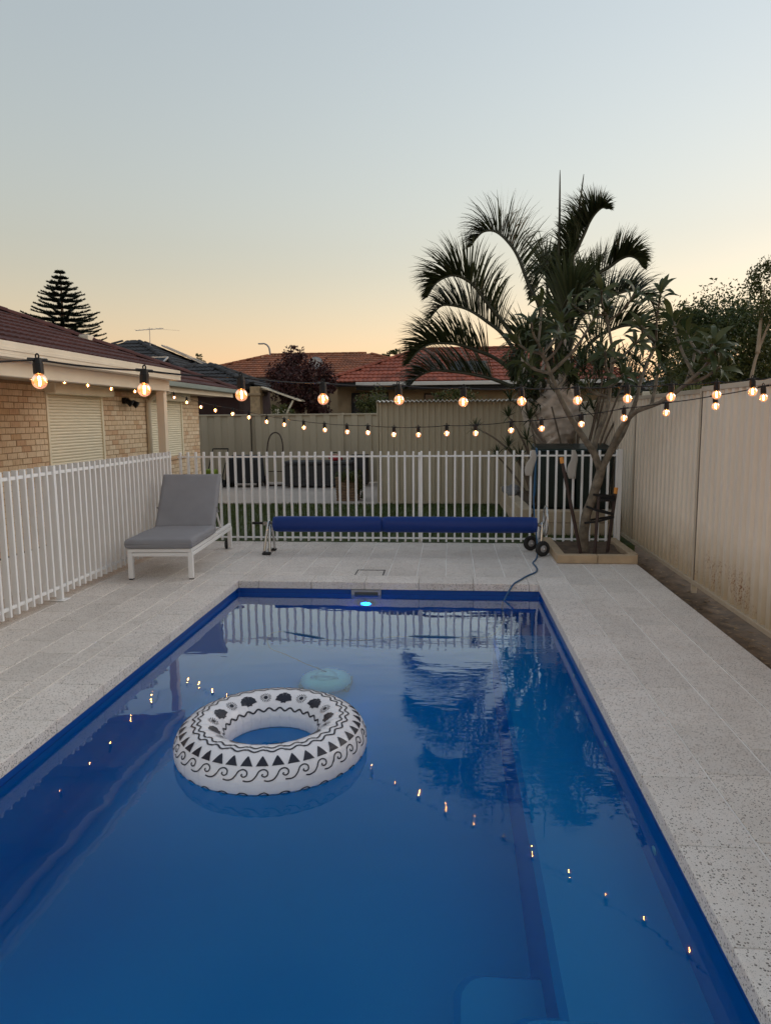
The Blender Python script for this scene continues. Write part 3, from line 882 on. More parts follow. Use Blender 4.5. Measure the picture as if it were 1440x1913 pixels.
def cushion(name, w, l, t, mat, parent, mtx, puff=0.012, r=0.032):
    """soft box: rounded edges and a slightly crowned top"""
    b = MB(); nx_, ny_ = 18, 26
    def pt(u, v, top):
        x = (u - 0.5) * w; y = v * l
        ex = min(u, 1 - u) * w; ey = min(v, 1 - v) * l; e = min(ex, ey)
        k = 1.0 if e >= r else math.sqrt(max(0.0, 1 - (1 - e / r) ** 2))
        cr = puff * math.sin(math.pi * u) ** 0.5 * math.sin(math.pi * v) ** 0.5
        wr = 0.006 * noise.noise(Vector((x * 5, y * 5, 1.0 if top else 5.0))) + 0.0025 * noise.noise(Vector((x * 16, y * 11, 3.0)))
        h = t / 2 - r + r * k
        return (x, y, t / 2 + (h + cr + wr) * (1 if top else -1) * 1.0)
    us = [0, .004, .012, .03, .055, .1] + [0.1 + 0.8 * i / 10 for i in range(1, 10)] + [.9, .945, .97, .988, .996, 1]
    for top in (True, False):
        base = len(b.v)
        for v in us:
            for u in us: b.v.append(Vector(pt(u, v, top)))
        k = len(us)
        for j in range(k - 1):
            for i in range(k - 1):
                a = base + j * k + i; q = (a, a + 1, a + k + 1, a + k)
                b.f.append(q if top else q[::-1]); b.m.append(0)
        if top: first = base
    k = len(us); n1 = k * k
    edge = [i for i in range(k)] + [j * k + k - 1 for j in range(1, k)] + [(k - 1) * k + i for i in range(k - 2, -1, -1)] + [j * k for j in range(k - 2, 0, -1)]
    for i in range(len(edge)):
        a, c = edge[i], edge[(i + 1) % len(edge)]
        b.f.append((a, n1 + a, n1 + c, c)); b.m.append(0)
    b.v = [mtx @ q for q in b.v]
    o = b.build(name, mat, parent, smooth=True)
    # stitched piping round the middle of the edge
    pth = [mtx @ Vector(q) for q in ((-w / 2, 0, t / 2), (w / 2, 0, t / 2), (w / 2, l, t / 2), (-w / 2, l, t / 2), (-w / 2, 0, t / 2))]
    p_ = MB(); p_.tube(pth, 0.004, 6); p_.build('piping', mat, o, smooth=True)
    return o


cushion('seat_cushion', 0.70, 0.99, 0.10, M_CUSH, lo, Matrix.Translation((0, -0.03, 0.331)))
HY, HZ, BA = 0.955, 0.365, R(56)
bmx = Matrix.Translation((0, HY, HZ)) @ Matrix.Rotation(BA, 4, 'X')
cushion('back_cushion', 0.69, 0.72, 0.095, M_CUSH, lo, bmx @ Matrix.Translation((0, 0.0, 0.0)))
b = MB()
for sx in (-1, 1): b.box(sx * 0.30 - 0.018, sx * 0.30 + 0.018, 0.0, 0.68, -0.045, -0.012)
for yy in (0.05, 0.25, 0.45, 0.64): b.box(-0.281, 0.281, yy, yy + 0.05, -0.04, -0.018)
b.v = [bmx @ q for q in b.v]; bfr = b.build('back_frame', M_LOUNGE, lo, bevel=0.003)
for sx in (-1, 1):
    b = MB(); b.bar(bmx @ Vector((sx * 0.27, 0.40, -0.05)), (sx * 0.27, 1.52, 0.29), 0.02, 0.012); b.build('back_strut', M_LOUNGE, lo)
    b = MB(); b.bar(bmx @ Vector((sx * 0.349, 0.27, 0.09)), bmx @ Vector((sx * 0.342, 0.26, -0.03)), 0.02, 0.004); b.build('strap', M_GREYP, lo)

# ================================================================== POOL BLANKET ROLLER
M_BLANK = NT('pool_blanket'); _co = M_BLANK.coord('Object')
M_BLANK.set(M_BLANK.mix(M_BLANK.noise(_co, 6, 3), (0.002, 0.024, 0.17), (0.003, 0.034, 0.21)), 0.42, 0, 0.3)
M_BLANK.bump(M_BLANK.vor(_co, 75), 0.30, 0.004)
M_BLANK = M_BLANK.mat
ro = tag(empty('blanket_roller', (-0.55, 8.58, 0)), 'stainless pool cover roller wound with a blue bubble blanket', 'pool roller')
RY, RZ = 8.58, 0.368


def roll_mesh(x0, x1, phase, ends):
    b = MB(); n_ = 40; xs_ = [x0 + (x1 - x0) * i / 30 for i in range(31)]
    for i, x in enumerate(xs_):
        for j in range(n_):
            an = 2 * math.pi * j / n_
            rr = 0.092 + 0.004 * math.cos(3 * an + 0.5 + phase) + 0.0035 * noise.noise(Vector((x * 1.5, math.cos(an) * 1.2, math.sin(an) * 1.2 + phase)))
            if an > math.pi * 1.30 and an < math.pi * 1.62: rr += 0.010 * math.sin((an - math.pi * 1.30) / (math.pi * 0.32) * math.pi)
            e = min(abs(x - x0), abs(x - x1)); rr *= 0.90 + 0.10 * min(1, e / 0.02)
            b.v.append(Vector((x, RY + rr * math.cos(an), RZ + rr * math.sin(an))))
    for i in range(30):
        for j in range(n_):
            a = i * n_ + j; c = i * n_ + (j + 1) % n_; b.f.append((a, c, c + n_, a + n_)); b.m.append(0)
    b.f.append(tuple(range(n_))); b.m.append(0); b.f.append(tuple(30 * n_ + j for j in reversed(range(n_)))); b.m.append(0)
    return b


roll_mesh(-2.17, -0.820, 0.0, 0).build('blanket_roll', M_BLANK, ro, smooth=True)
roll_mesh(-0.817, 1.04, 0.0, 0).build('blanket_roll', M_BLANK, ro, smooth=True)
b = MB(); b.tube([(-2.30, RY, RZ), (1.12, RY, RZ)], 0.022, 12); b.build('axle', M_STEEL, ro, smooth=True)
b = MB(); b.tube([(-2.44, RY, RZ + 0.005), (-2.29, RY, RZ + 0.005)], 0.016, 10); b.build('handle', M_BLACK, ro, smooth=True)
fr_ = MB()
pth = smoothpath([(-2.27, RY - 0.13, 0.02), (-2.245, RY - 0.085, 0.25), (-2.235, RY - 0.05, 0.36), (-2.23, RY, 0.395), (-2.235, RY + 0.05, 0.36), (-2.245, RY + 0.085, 0.25), (-2.27, RY + 0.13, 0.02)], 30)
fr_.tube(pth, 0.017, 10)
pth2 = smoothpath([(-2.20, RY - 0.13, 0.02), (-2.205, RY - 0.085, 0.22), (-2.21, RY - 0.03, 0.34), (-2.21, RY + 0.03, 0.34), (-2.205, RY + 0.085, 0.22), (-2.20, RY + 0.13, 0.02)], 30)
fr_.tube(pth2, 0.015, 10)
fr_.tube([(-2.235, RY - 0.13, 0.03), (-2.235, RY + 0.13, 0.03)], 0.014, 8)
fr_.build('stand', M_STEEL, ro, smooth=True)
for dy in (-0.14, 0.14):
    b = MB(); b.box(-2.29, -2.18, RY + dy - 0.03, RY + dy + 0.03, 0.0, 0.035); b.build('rubber_foot', M_RUB, ro, bevel=0.012)
fr_ = MB()
fr_.tube(smoothpath([(1.09, RY - 0.05, 0.10), (1.095, RY - 0.03, 0.25), (1.10, RY, 0.385), (1.095, RY + 0.06, 0.30), (1.09, RY + 0.16, 0.10)], 24), 0.018, 10)
fr_.tube([(1.09, RY - 0.10, 0.09), (1.09, RY + 0.26, 0.09)], 0.014, 8)
fr_.build('stand', M_STEEL, ro, smooth=True)
b = MB()
ringp = [(1.135 + 0.01 * math.sin(t * 0.5), RY + 0.175 * math.cos(t), RZ + 0.05 + 0.175 * math.sin(t)) for t in [2 * math.pi * i / 40 for i in range(41)]]
b.tube(ringp, 0.011, 8, caps=False)
for t in (0.5, 2.6, 4.7): b.tube([(1.125, RY, RZ + 0.02), (1.135, RY + 0.175 * math.cos(t), RZ + 0.05 + 0.175 * math.sin(t))], 0.008, 6)
b.build('hand_wheel', M_STEEL, ro, smooth=True)
for wy in (RY - 0.10, RY + 0.28):
    wx = 1.10 if wy < RY else 1.0
    b = MB(); b.lathe([(0.045, -0.022), (0.070, -0.026), (0.090, -0.018), (0.094, 0.0), (0.090, 0.018), (0.070, 0.026), (0.045, 0.022)], (wx, wy, 0.0955), 28, axis=(0.5, -1, 0) if wy < RY else (0.4, -1, 0)); q = b.build('wheel', M_RUB, ro, smooth=True)
    ax = Vector((0.5, -1, 0)).normalized()
    b = MB(); b.lathe([(0.045, 0.018), (0.04, 0.026), (0.016, 0.028), (0.014, 0.036), (0.002, 0.038)], (wx, wy, 0.0955), 20, axis=(0.5, -1, 0)); b.build('hub', M_GREYP, q, smooth=True)
    b = MB(); b.lathe([(0.011, 0.036), (0.009, 0.042), (0.002, 0.043)], (wx, wy, 0.0955), 12, axis=(0.5, -1, 0)); b.build('hub_cap', M_WHITE, q, smooth=True)

# ================================================================== POOL CLEANER AND ITS CABLE
pcx, pcy = -1.09, 6.0
pcz = zf(pcy)
cl = tag(empty('pool_cleaner', (pcx, pcy, pcz)), 'pale pool cleaning robot resting on the pool floor under water', 'pool cleaner')
b = MB(); b.lathe([(0.12, 0.03), (0.20, 0.05), (0.225, 0.09), (0.22, 0.14), (0.17, 0.19), (0.08, 0.205), (0.01, 0.208)], (pcx, pcy, pcz), 28); b.build('body', pm('pale_cleaner_plastic', (0.80, 0.90, 0.88), 0.4), cl, smooth=True)
b = MB(); b.lathe([(0.10, 0.198), (0.10, 0.215), (0.06, 0.226), (0.01, 0.228)], (pcx, pcy, pcz), 24); b.build('lid', pm('white_lid', (0.85, 0.9, 0.88), 0.4), cl, smooth=True)
for sx in (-1, 1):
    b = MB(); b.box(pcx + sx * 0.205 - 0.02, pcx + sx * 0.205 + 0.02, pcy - 0.12, pcy + 0.12, pcz + 0.0, pcz + 0.11); b.build('track', M_GREYP, cl, bevel=0.03, seg=2)
b = MB(); b.tube(smoothpath([(pcx - 0.12, pcy - 0.05, pcz + 0.21), (pcx - 0.08, pcy - 0.05, pcz + 0.25), (pcx + 0.08, pcy - 0.05, pcz + 0.25), (pcx + 0.12, pcy - 0.05, pcz + 0.21)], 14), 0.012, 8); b.build('handle', M_WHITE, cl, smooth=True)
cpts = [(1.12, 9.50, 0.62), (1.125, 9.49, 1.05), (1.12, 9.475, 1.215), (1.125, 9.44, 1.245), (1.12, 9.405, 1.20), (1.10, 9.38, 0.95), (1.075, 9.25, 0.62), (1.06, 8.95, 0.34), (1.055, 8.62, 0.12), (1.03, 8.42, 0.012),
        (0.98, 8.20, 0.009), (0.94, 8.05, 0.009), (0.95, 7.80, 0.009), (0.92, 7.58, 0.009), (0.80, 7.36, 0.010), (0.70, 7.14, 0.012), (0.64, 7.02, 0.008), (0.60, 6.99, -0.04), (0.53, 6.86, -0.125),
        (0.50, 6.70, -0.20), (0.48, 6.3, -0.26), (0.36, 5.85, -0.24), (0.20, 5.68, -0.16), (0.04, 5.646, -0.1265), (-0.13, 5.648, -0.122), (-0.30, 5.652, -0.1265), (-0.46, 5.67, -0.16), (-0.68, 5.66, -0.24), (-0.88, 5.53, -0.16), (-1.04, 5.560, -0.1265), (-1.163, 5.612, -0.122), (-1.30, 5.672, -0.1265), (-1.44, 5.75, -0.16),
        (-1.56, 5.85, -0.4), (-1.60, 6.05, -0.9), (-1.50, 6.2, -1.2), (-1.3, 6.15, -1.35), (pcx, pcy + 0.05, pcz + 0.23)]
b = MB(); b.tube(smoothpath(cpts, 200), 0.0085, 8)
tag(b.build('cleaner_cable', M_BLUEC, smooth=True, loc=(1.03, 8.42, 0)), 'thin blue cleaner cable hung over the fence and trailing into the water', 'cable')

# ================================================================== INFLATABLE RING
M_RING = NT('white_vinyl'); _co = M_RING.coord('Object')
M_RING.set(M_RING.mix(M_RING.noise(_co, 3, 3), (0.80, 0.79, 0.84), (0.86, 0.85, 0.90)), 0.24, 0, 0.5)
M_RING.bump(M_RING.noise(_co, 18, 4), 0.28, 0.012)
M_RING.b.inputs['Subsurface Weight'].default_value = 0.0
M_RING = M_RING.mat
M_PRINT = pm('navy_print', (0.012, 0.013, 0.028), 0.35, var=0.1)
RC = Vector((-0.965, 3.632, -0.085)); RR, RT = 0.38, 0.14
NCR = 27


def rsurf(th, ph, up=0.0):
    cre = abs(((th * NCR / (2 * math.pi)) % 1.0) - 0.5) * 2
    rt = RT * (1 - 0.022 * math.exp(-((1 - cre) / 0.10) ** 2)) * (1 + 0.004 * math.sin(3 * th + 2 * ph))
    sm_ = math.exp(-((math.sin(ph) + 0.02) / 0.05) ** 2) * 0.012
    rt *= 1 - sm_
    rr = rt + up
    return RC + Vector(((RR + rr * math.cos(ph)) * math.cos(th), (RR + rr * math.cos(ph)) * math.sin(th), rr * 0.95 * math.sin(ph)))


rg = tag(empty('swim_ring', (RC.x, RC.y, WZ)), 'white inflatable swim ring printed with navy shells, suns and waves', 'swim ring')
b = MB(); nu, nv = 270, 56
for i in range(nu):
    for j in range(nv): b.v.append(rsurf(2 * math.pi * i / nu, 2 * math.pi * j / nv))
for i in range(nu):
    for j in range(nv):
        a = i * nv + j; c = i * nv + (j + 1) % nv; e = ((i + 1) % nu) * nv + (j + 1) % nv; f = ((i + 1) % nu) * nv + j
        b.f.append((a, f, e, c)); b.m.append(0)
rbody = b.build('tube', M_RING, rg, smooth=True)


def rpt(s, t, ph0, th0):
    """s metres along the ring, t metres up the tube from (th0, ph0)"""
    ph = ph0 + t / RT
    return (th0 + s / (RR + RT * math.cos(ph0)), ph)


def stroke(mb, pts, w, ph0, th0):
    """ribbon of width w following (s,t) points in metres"""
    n_ = len(pts); L_ = []
    for i, (s, t) in enumerate(pts):
        s0, t0 = pts[max(i - 1, 0)]; s1, t1 = pts[min(i + 1, n_ - 1)]
        dx, dy = s1 - s0, t1 - t0; l = math.hypot(dx, dy) or 1
        nx_, ny_ = -dy / l, dx / l
        base = len(mb.v)
        for sg in (-1, 1):
            th, ph = rpt(s + nx_ * w / 2 * sg, t + ny_ * w / 2 * sg, ph0, th0); mb.v.append(rsurf(th, ph, 0.0026))
        if i: mb.f.append((base - 2, base - 1, base + 1, base)); mb.m.append(0)


def band(ph):
    return RR + RT * math.cos(ph)


def cat2(pts, n_): return [(q.x, q.y) for q in smoothpath([(a, c, 0) for a, c in pts], n_)]


def scroll(ph0, count, flip=1):
    mb = MB(); C_ = 2 * math.pi * band(ph0); P = C_ / count; H_ = 0.054
    motif = [(-0.10, 0.04), (0.10, -0.02), (0.34, 0.10), (0.52, 0.45), (0.66, 0.86), (0.88, 1.0), (1.06, 0.82), (1.06, 0.50), (0.92, 0.36), (0.80, 0.48), (0.84, 0.62)]
    mp = cat2([(a * P, (c - 0.5) * H_ * flip) for a, c in motif], 44)
    for i in range(count):
        stroke(mb, mp, 0.0066, ph0, 2 * math.pi * i / count)
    return mb


scroll(R(24), 32).build('wave_print', M_PRINT, rbody)
scroll(R(-24), 32).build('wave_print', M_PRINT, rbody)
mb = MB(); nt_ = 40; ph0 = R(52); P = 2 * math.pi * band(ph0) / nt_
for i in range(nt_):
    th0 = 2 * math.pi * i / nt_
    rows = 5
    for j in range(rows):
        t0, t1 = -0.026 + 0.052 * j / rows, -0.026 + 0.052 * (j + 1) / rows
        w0, w1 = P * 0.37 * (1 - j / rows) ** 0.9 + 0.002, P * 0.37 * (1 - (j + 1) / rows) ** 0.9 + 0.002
        base = len(mb.v)
        for s_, t_ in ((-w0, t0), (w0, t0), (w1, t1), (-w1, t1)):
            mb.v.append(rsurf(*rpt(s_, t_, ph0, th0), 0.0026))
        mb.f.append((base, base + 1, base + 2, base + 3)); mb.m.append(0)
mb.build('triangle_print', M_PRINT, rbody)


def wavy(ph0, count, amp, w):
    mb = MB(); C_ = 2 * math.pi * band(ph0); n_ = count * 12
    pts = [(C_ * i / n_, amp * math.sin(2 * math.pi * count * i / n_)) for i in range(n_ + 1)]
    stroke(mb, pts, w, ph0, 0.0); return mb


wavy(R(77), 30, 0.009, 0.009).build('zigzag_print', M_PRINT, rbody)
wavy(R(89), 30, 0.009, 0.009).build('zigzag_print', M_PRINT, rbody)
wavy(R(152), 26, 0.009, 0.010).build('zigzag_print', M_PRINT, rbody)
wavy(R(207), 30, 0.006, 0.0085).build('zigzag_print', M_PRINT, rbody)
ph0 = R(120); cnt = 9
for i in range(cnt):
    mb = MB(); ms = MB()
    th0 = R(90) + 2 * math.pi * i / cnt
    # scallop shell: seven ribs fanned from the hinge, hinge on the inner side
    hinge = (0.0, 0.034)
    for kx in range(7):
        an = R(-66 + 22 * kx); ln = 0.066 - 0.014 * abs(kx - 3) / 3
        pts = [(hinge[0] + math.sin(an) * ln * f, hinge[1] - math.cos(an) * ln * f) for f in (0.10, 0.4, 0.7, 1.0)]
        base0 = None
        for f, (s_, t_) in zip((0.10, 0.4, 0.7, 1.0), pts):
            wd = 0.0016 + 0.0096 * f
            base = len(mb.v)
            for sg in (-1, 1): mb.v.append(rsurf(*rpt(s_ + math.cos(an) * wd * sg, t_ + math.sin(an) * wd * sg, ph0, th0), 0.0026))
            if base0 is not None: mb.f.append((base - 2, base - 1, base + 1, base)); mb.m.append(0)
            base0 = base
    stroke(mb, [(-0.016, 0.037), (-0.005, 0.034), (0.005, 0.034), (0.016, 0.037)], 0.010, ph0, th0)
    th1 = th0 + math.pi / cnt
    base = len(ms.v); ms.v.append(rsurf(*rpt(0, 0, ph0, th1), 0.0028))
    for kx in range(14):
        an = 2 * math.pi * kx / 14; ms.v.append(rsurf(*rpt(0.013 * math.cos(an), 0.013 * math.sin(an), ph0, th1), 0.0028))
    for kx in range(14): ms.f.append((base, base + 1 + kx, base + 1 + (kx + 1) % 14)); ms.m.append(0)
    for kx in range(16):
        an = 2 * math.pi * kx / 16
        stroke(ms, [((0.018 + 0.015 * f) * math.cos(an), (0.018 + 0.015 * f) * math.sin(an)) for f in (0, 0.5, 1)], 0.0034, ph0, th1)
    mb.build('shell_print', M_PRINT, rbody); ms.build('sun_print', M_PRINT, rbody)
b = MB(); b.lathe([(0.014, 0), (0.014, 0.012), (0.008, 0.016)], rsurf(R(300), R(178)), 10, axis=(-0.5, 0.85, 0)); b.build('valve', M_RING, rg, smooth=True)

# ================================================================== PLANTER, STAKES, FRANGIPANI
pb = tag(empty('planter_edging', (1.66, 8.6, 0)), 'low limestone edged planting square around the frangipani trunk', 'planter')
for q in ((1.21, 1.66, 8.07, 8.17), (1.665, 2.10, 8.07, 8.17), (1.21, 1.31, 8.175, 9.30), (2.03, 2.13, 8.175, 9.30)):
    b = MB(); b.box(q[0], q[1], q[2], q[3], 0.002, 0.098); b.build('sleeper', M_SLEEP, pb, bevel=0.008, seg=2)
b = MB(); n_ = 14
b.v = [Vector((1.31 + 0.72 * i / n_, 8.17 + 1.15 * j / n_, 0.045 + 0.03 * noise.noise(Vector((i * 0.6, j * 0.5, 2))))) for j in range(n_ + 1) for i in range(n_ + 1)]
b.f = [(j * 15 + i, j * 15 + i + 1, (j + 1) * 15 + i + 1, (j + 1) * 15 + i) for j in range(n_) for i in range(n_)]; b.m = [0] * len(b.f)
b.build('soil', M_SOIL, pb, smooth=True)
for (a, c, lab) in (((1.54, 8.42, 0.03), (1.33, 8.62, 1.10), 'long dark stake leaning left of the frangipani trunk, orange tip'), ((1.70, 8.45, 0.03), (1.75, 8.55, 0.72), 'short dark stake right beside the frangipani trunk'), ((1.86, 8.52, 0.03), (1.95, 8.60, 0.74), 'dark stake with orange tip on the right of the frangipani')):
    st = tag(empty('tree_stake', a), lab, 'stake', 'stakes around the frangipani')
    b = MB(); b.bar(a, c, 0.032, 0.032); b.build('shaft', M_STAKE, st, bevel=0.004)
    if 'orange' in lab:
        dv = (Vector(c) - Vector(a)).normalized()
        b = MB(); b.bar(Vector(c), Vector(c) + dv * 0.075, 0.036, 0.036); b.build('tip', M_ORANGE, st, bevel=0.004)
stp = tag(empty('tree_tie', (1.7, 8.5, 0.4)), 'black rubber straps tying the frangipani trunk to its stakes', 'tree tie')
for z0, xa, ya, xb, yb, dz in ((0.40, 1.585, 8.53, 1.90, 8.53, 0.07), (0.60, 1.60, 8.52, 1.90, 8.54, -0.09), (0.68, 1.74, 8.53, 1.93, 8.56, 0.0), (0.74, 1.68, 8.54, 1.92, 8.58, -0.03)):
    pts = smoothpath([(xa, ya, z0), ((xa + xb) / 2, (ya + yb) / 2 - 0.03, z0 + dz / 2 - 0.01), (xb, yb - 0.03, z0 + dz), (xb + 0.02, yb, z0 + dz), (xb, yb + 0.04, z0 + dz), (xa, ya + 0.13, z0)], 24)
    b = MB()
    for p0, p1 in zip(pts[:-1], pts[1:]): b.bar(p0, p1, 0.004, 0.026)
    b.build('strap', M_BLACK, stp)

M_FBARK = pm('frangipani_bark', (0.16, 0.13, 0.095), 0.85, var=0.5, vs=14, bump=0.9, bs=24)
M_FLEAF = leafmat('frangipani_leaf', (0.030, 0.052, 0.018), (0.085, 0.095, 0.032), 0.28, 0.45)
fg = tag(empty('frangipani_tree', (1.61, 8.6, 0.03)), 'frangipani tree with forked grey trunk and leafy branch tips', 'tree')
LIMB = {
    'trunk': [(1.60, 8.60, 0.02), (1.60, 8.60, 0.31), (1.63, 8.60, 0.51), (1.70, 8.60, 0.74), (1.75, 8.60, 0.93), (1.78, 8.60, 1.04)],
    'l1': [(1.78, 8.60, 1.00), (1.67, 8.57, 1.24), (1.51, 8.52, 1.47), (1.36, 8.46, 1.69), (1.23, 8.39, 1.93), (1.11, 8.32, 2.18), (0.98, 8.25, 2.47)],
    'l2': [(1.68, 8.58, 1.20), (1.72, 8.65, 1.37), (1.84, 8.72, 1.71), (1.90, 8.81, 1.97), (1.92, 8.90, 2.46), (1.85, 9.00, 2.91)],
    'r1': [(1.77, 8.60, 1.00), (1.85, 8.55, 1.22), (1.90, 8.50, 1.36), (1.96, 8.35, 1.56), (2.03, 8.10, 1.70), (2.18, 7.60, 1.81), (2.34, 7.15, 2.04), (2.46, 6.95, 2.27)],
    'r2': [(1.86, 8.60, 1.20), (1.91, 8.64, 1.26), (2.03, 8.71, 1.44), (2.18, 8.78, 1.79), (2.28, 8.86, 2.14), (2.45, 8.95, 2.52)],
}
RAD = {'trunk': (0.062, 0.052), 'l1': (0.046, 0.016), 'l2': (0.034, 0.014), 'r1': (0.044, 0.014), 'r2': (0.038, 0.014)}
nodes = []
for nm, pts in LIMB.items():
    sp = smoothpath(pts, 26); r0, r1 = RAD[nm]
    sp = [q + Vector((noise.noise(q * 5), noise.noise(q * 5 + Vector((9, 0, 0))), 0)) * 0.012 for q in sp]
    rs = [(r0 + (r1 - r0) * i / 26) * (1 + 0.10 * noise.noise(sp[i] * 9)) for i in range(27)]
    if nm == 'trunk': rs[0] *= 1.25; rs[1] *= 1.1
    b = MB(); b.tube(sp, rs, 10); b.build('trunk' if nm == 'trunk' else 'limb', M_FBARK, fg, smooth=True)
    if nm != 'trunk':
        for i in range(8, 27): nodes.append((sp[i], rs[i]))
TIPS = [(0.89, 2.69, 8.2), (0.74, 2.51, 8.4), (1.04, 2.99, 8.5), (1.23, 2.51, 8.1), (1.43, 2.98, 8.9), (1.59, 2.74, 8.3), (1.88, 2.97, 9.0), (2.12, 3.05, 8.7), (2.27, 2.85, 9.1), (2.22, 2.65, 7.6),
        (2.30, 2.47, 7.4), (2.36, 2.28, 7.1), (2.50, 2.10, 7.0), (2.47, 2.38, 7.6), (2.08, 2.49, 8.3), (2.20, 2.20, 7.9), (1.72, 2.38, 8.3), (1.36, 2.20, 8.6), (1.97, 2.13, 8.5), (1.12, 2.14, 8.6), (2.39, 2.31, 6.9), (1.62, 2.02, 8.9), (2.38, 2.10, 7.3), (0.98, 2.47, 8.25), (2.46, 2.27, 6.95), (1.85, 2.91, 9.0), (2.45, 2.52, 8.95), (1.30, 2.78, 8.7), (1.72, 3.08, 8.6), (2.35, 3.02, 8.5), (0.86, 2.30, 8.6), (2.18, 2.68, 8.6)]
lb = MB(); L_, W_ = 0.235, 0.056
for f, w_, z_ in ((0, .10, 0), (.12, .45, .012), (.35, .92, .03), (.6, 1.0, .03), (.82, .62, 0.0), (1.0, .03, -.045)):
    lb.v += [Vector((-w_ * W_ / 2, f * L_, z_ * 1.0 + 0.010 * w_)), Vector((0, f * L_, z_)), Vector((w_ * W_ / 2, f * L_, z_ + 0.010 * w_))]
for i in range(5):
    a = i * 3; lb.f += [(a, a + 1, a + 4, a + 3), (a + 1, a + 2, a + 5, a + 4)]; lb.m += [0, 0]
lfm = lb.mesh('leaf', M_FLEAF, smooth=True)
nl = 0; xl = MB()
for tx, tz, ty in TIPS:
    tp = Vector((tx, ty, tz))
    cands = [(q, r) for q, r in nodes if q.z < tz - 0.12] or nodes
    q, r = min(cands, key=lambda c: (c[0] - tp).length + 0.6 * max(0, abs(c[0].x - tp.x) - 0.7 * (tp.z - c[0].z)))
    up = Vector((0, 0, 1))
    if (q - tp).length > 0.06:
        mid = (q + tp) / 2 + Vector((0.10 * (tp.x - q.x), 0.03, -0.02))
        sp = smoothpath([q, mid, tp], 10)
        b = MB(); b.tube(sp, [min(r, 0.022) + (0.012 - min(r, 0.022)) * i / 10 for i in range(11)], 7); b.build('branch', M_FBARK, fg, smooth=True)
        up = (sp[-1] - sp[-3]).normalized()
    for k_ in range(11):
        az = k_ * 2.4 + tx * 7; el = R(random.uniform(-8, 50))
        e1 = up.orthogonal().normalized(); e2 = up.cross(e1)
        out = (e1 * math.cos(az) + e2 * math.sin(az)) * math.cos(el) + up * math.sin(el)
        out = (out + Vector((0, 0, 0.12))).normalized()
        sx = out.cross(up)
        if sx.length < 0.05: sx = out.orthogonal()
        sx.normalize(); nz = sx.cross(out)
        s_ = random.uniform(0.65, 1.1)
        pos = tp - up * random.uniform(0, 0.16) + out * 0.01; mt = Matrix((sx, out, nz)).transposed()
        if k_ < 11: piece('leaf', lfm, fg, pos, mt, (s_, s_, s_)); nl += 1
        else: xl.add([pos + mt @ (v_ * s_ * 0.85) for v_ in lb.v], lb.f)
if xl.v: tag(xl.build('inner_leaves', M_FLEAF, fg, smooth=True), kind='stuff')

# ================================================================== PALM
M_PLEAF = leafmat('palm_leaflet', (0.034, 0.050, 0.022), (0.080, 0.092, 0.040), 0.3, 0.45)
M_PRACH = pm('palm_rachis', (0.045, 0.046, 0.026), 0.55, var=0.2)
M_PBASE = pm('palm_leaf_base', (0.60, 0.52, 0.46), 0.8, var=0.3, vs=7, bump=0.5, bs=25)
M_PTRUNK = pm('palm_trunk', (0.17, 0.14, 0.115), 0.9, var=0.3, vs=8, bump=0.7, bs=20)
pmr = tag(empty('palm_tree', (1.70, 11.6, 0.3)), 'tall arching palm with feathery fronds behind the white fence', 'palm tree')
b = MB(); b.tube([(1.70, 11.6, 0.28), (1.70, 11.6, 0.7), (1.70, 11.6, 1.15)], [0.20, 0.165, 0.17], 16); b.build('trunk', M_PTRUNK, pmr, smooth=True)
b = MB(); b.tube([(1.70, 11.6, 1.0), (1.69, 11.6, 1.25), (1.68, 11.6, 1.55), (1.68, 11.6, 1.85), (1.68, 11.6, 2.15), (1.68, 11.6, 2.5)], [0.17, 0.25, 0.32, 0.33, 0.18, 0.05], 18)
_q = b; b = MB(); b.tube(smoothpath([(1.70, 11.6, 1.0), (1.69, 11.6, 1.25), (1.68, 11.6, 1.55), (1.68, 11.6, 1.85), (1.68, 11.6, 2.15), (1.68, 11.6, 2.5)], 60), [r_.x for r_ in smoothpath([(0.17, 0, 0), (0.25, 0, 0), (0.32, 0, 0), (0.33, 0, 0), (0.18, 0, 0), (0.05, 0, 0)], 60)], 40)
b.v = [q + (q - Vector((1.68, 11.6, q.z))).normalized() * (0.035 * noise.noise(Vector((q.x * 6, q.y * 6, q.z * 14))) + 0.02 * math.sin(q.z * 38 + 3 * abs(q.x - 1.68) * 12)) for q in b.v]
b.build('crown_shaft', M_PBASE, pmr, smooth=True)
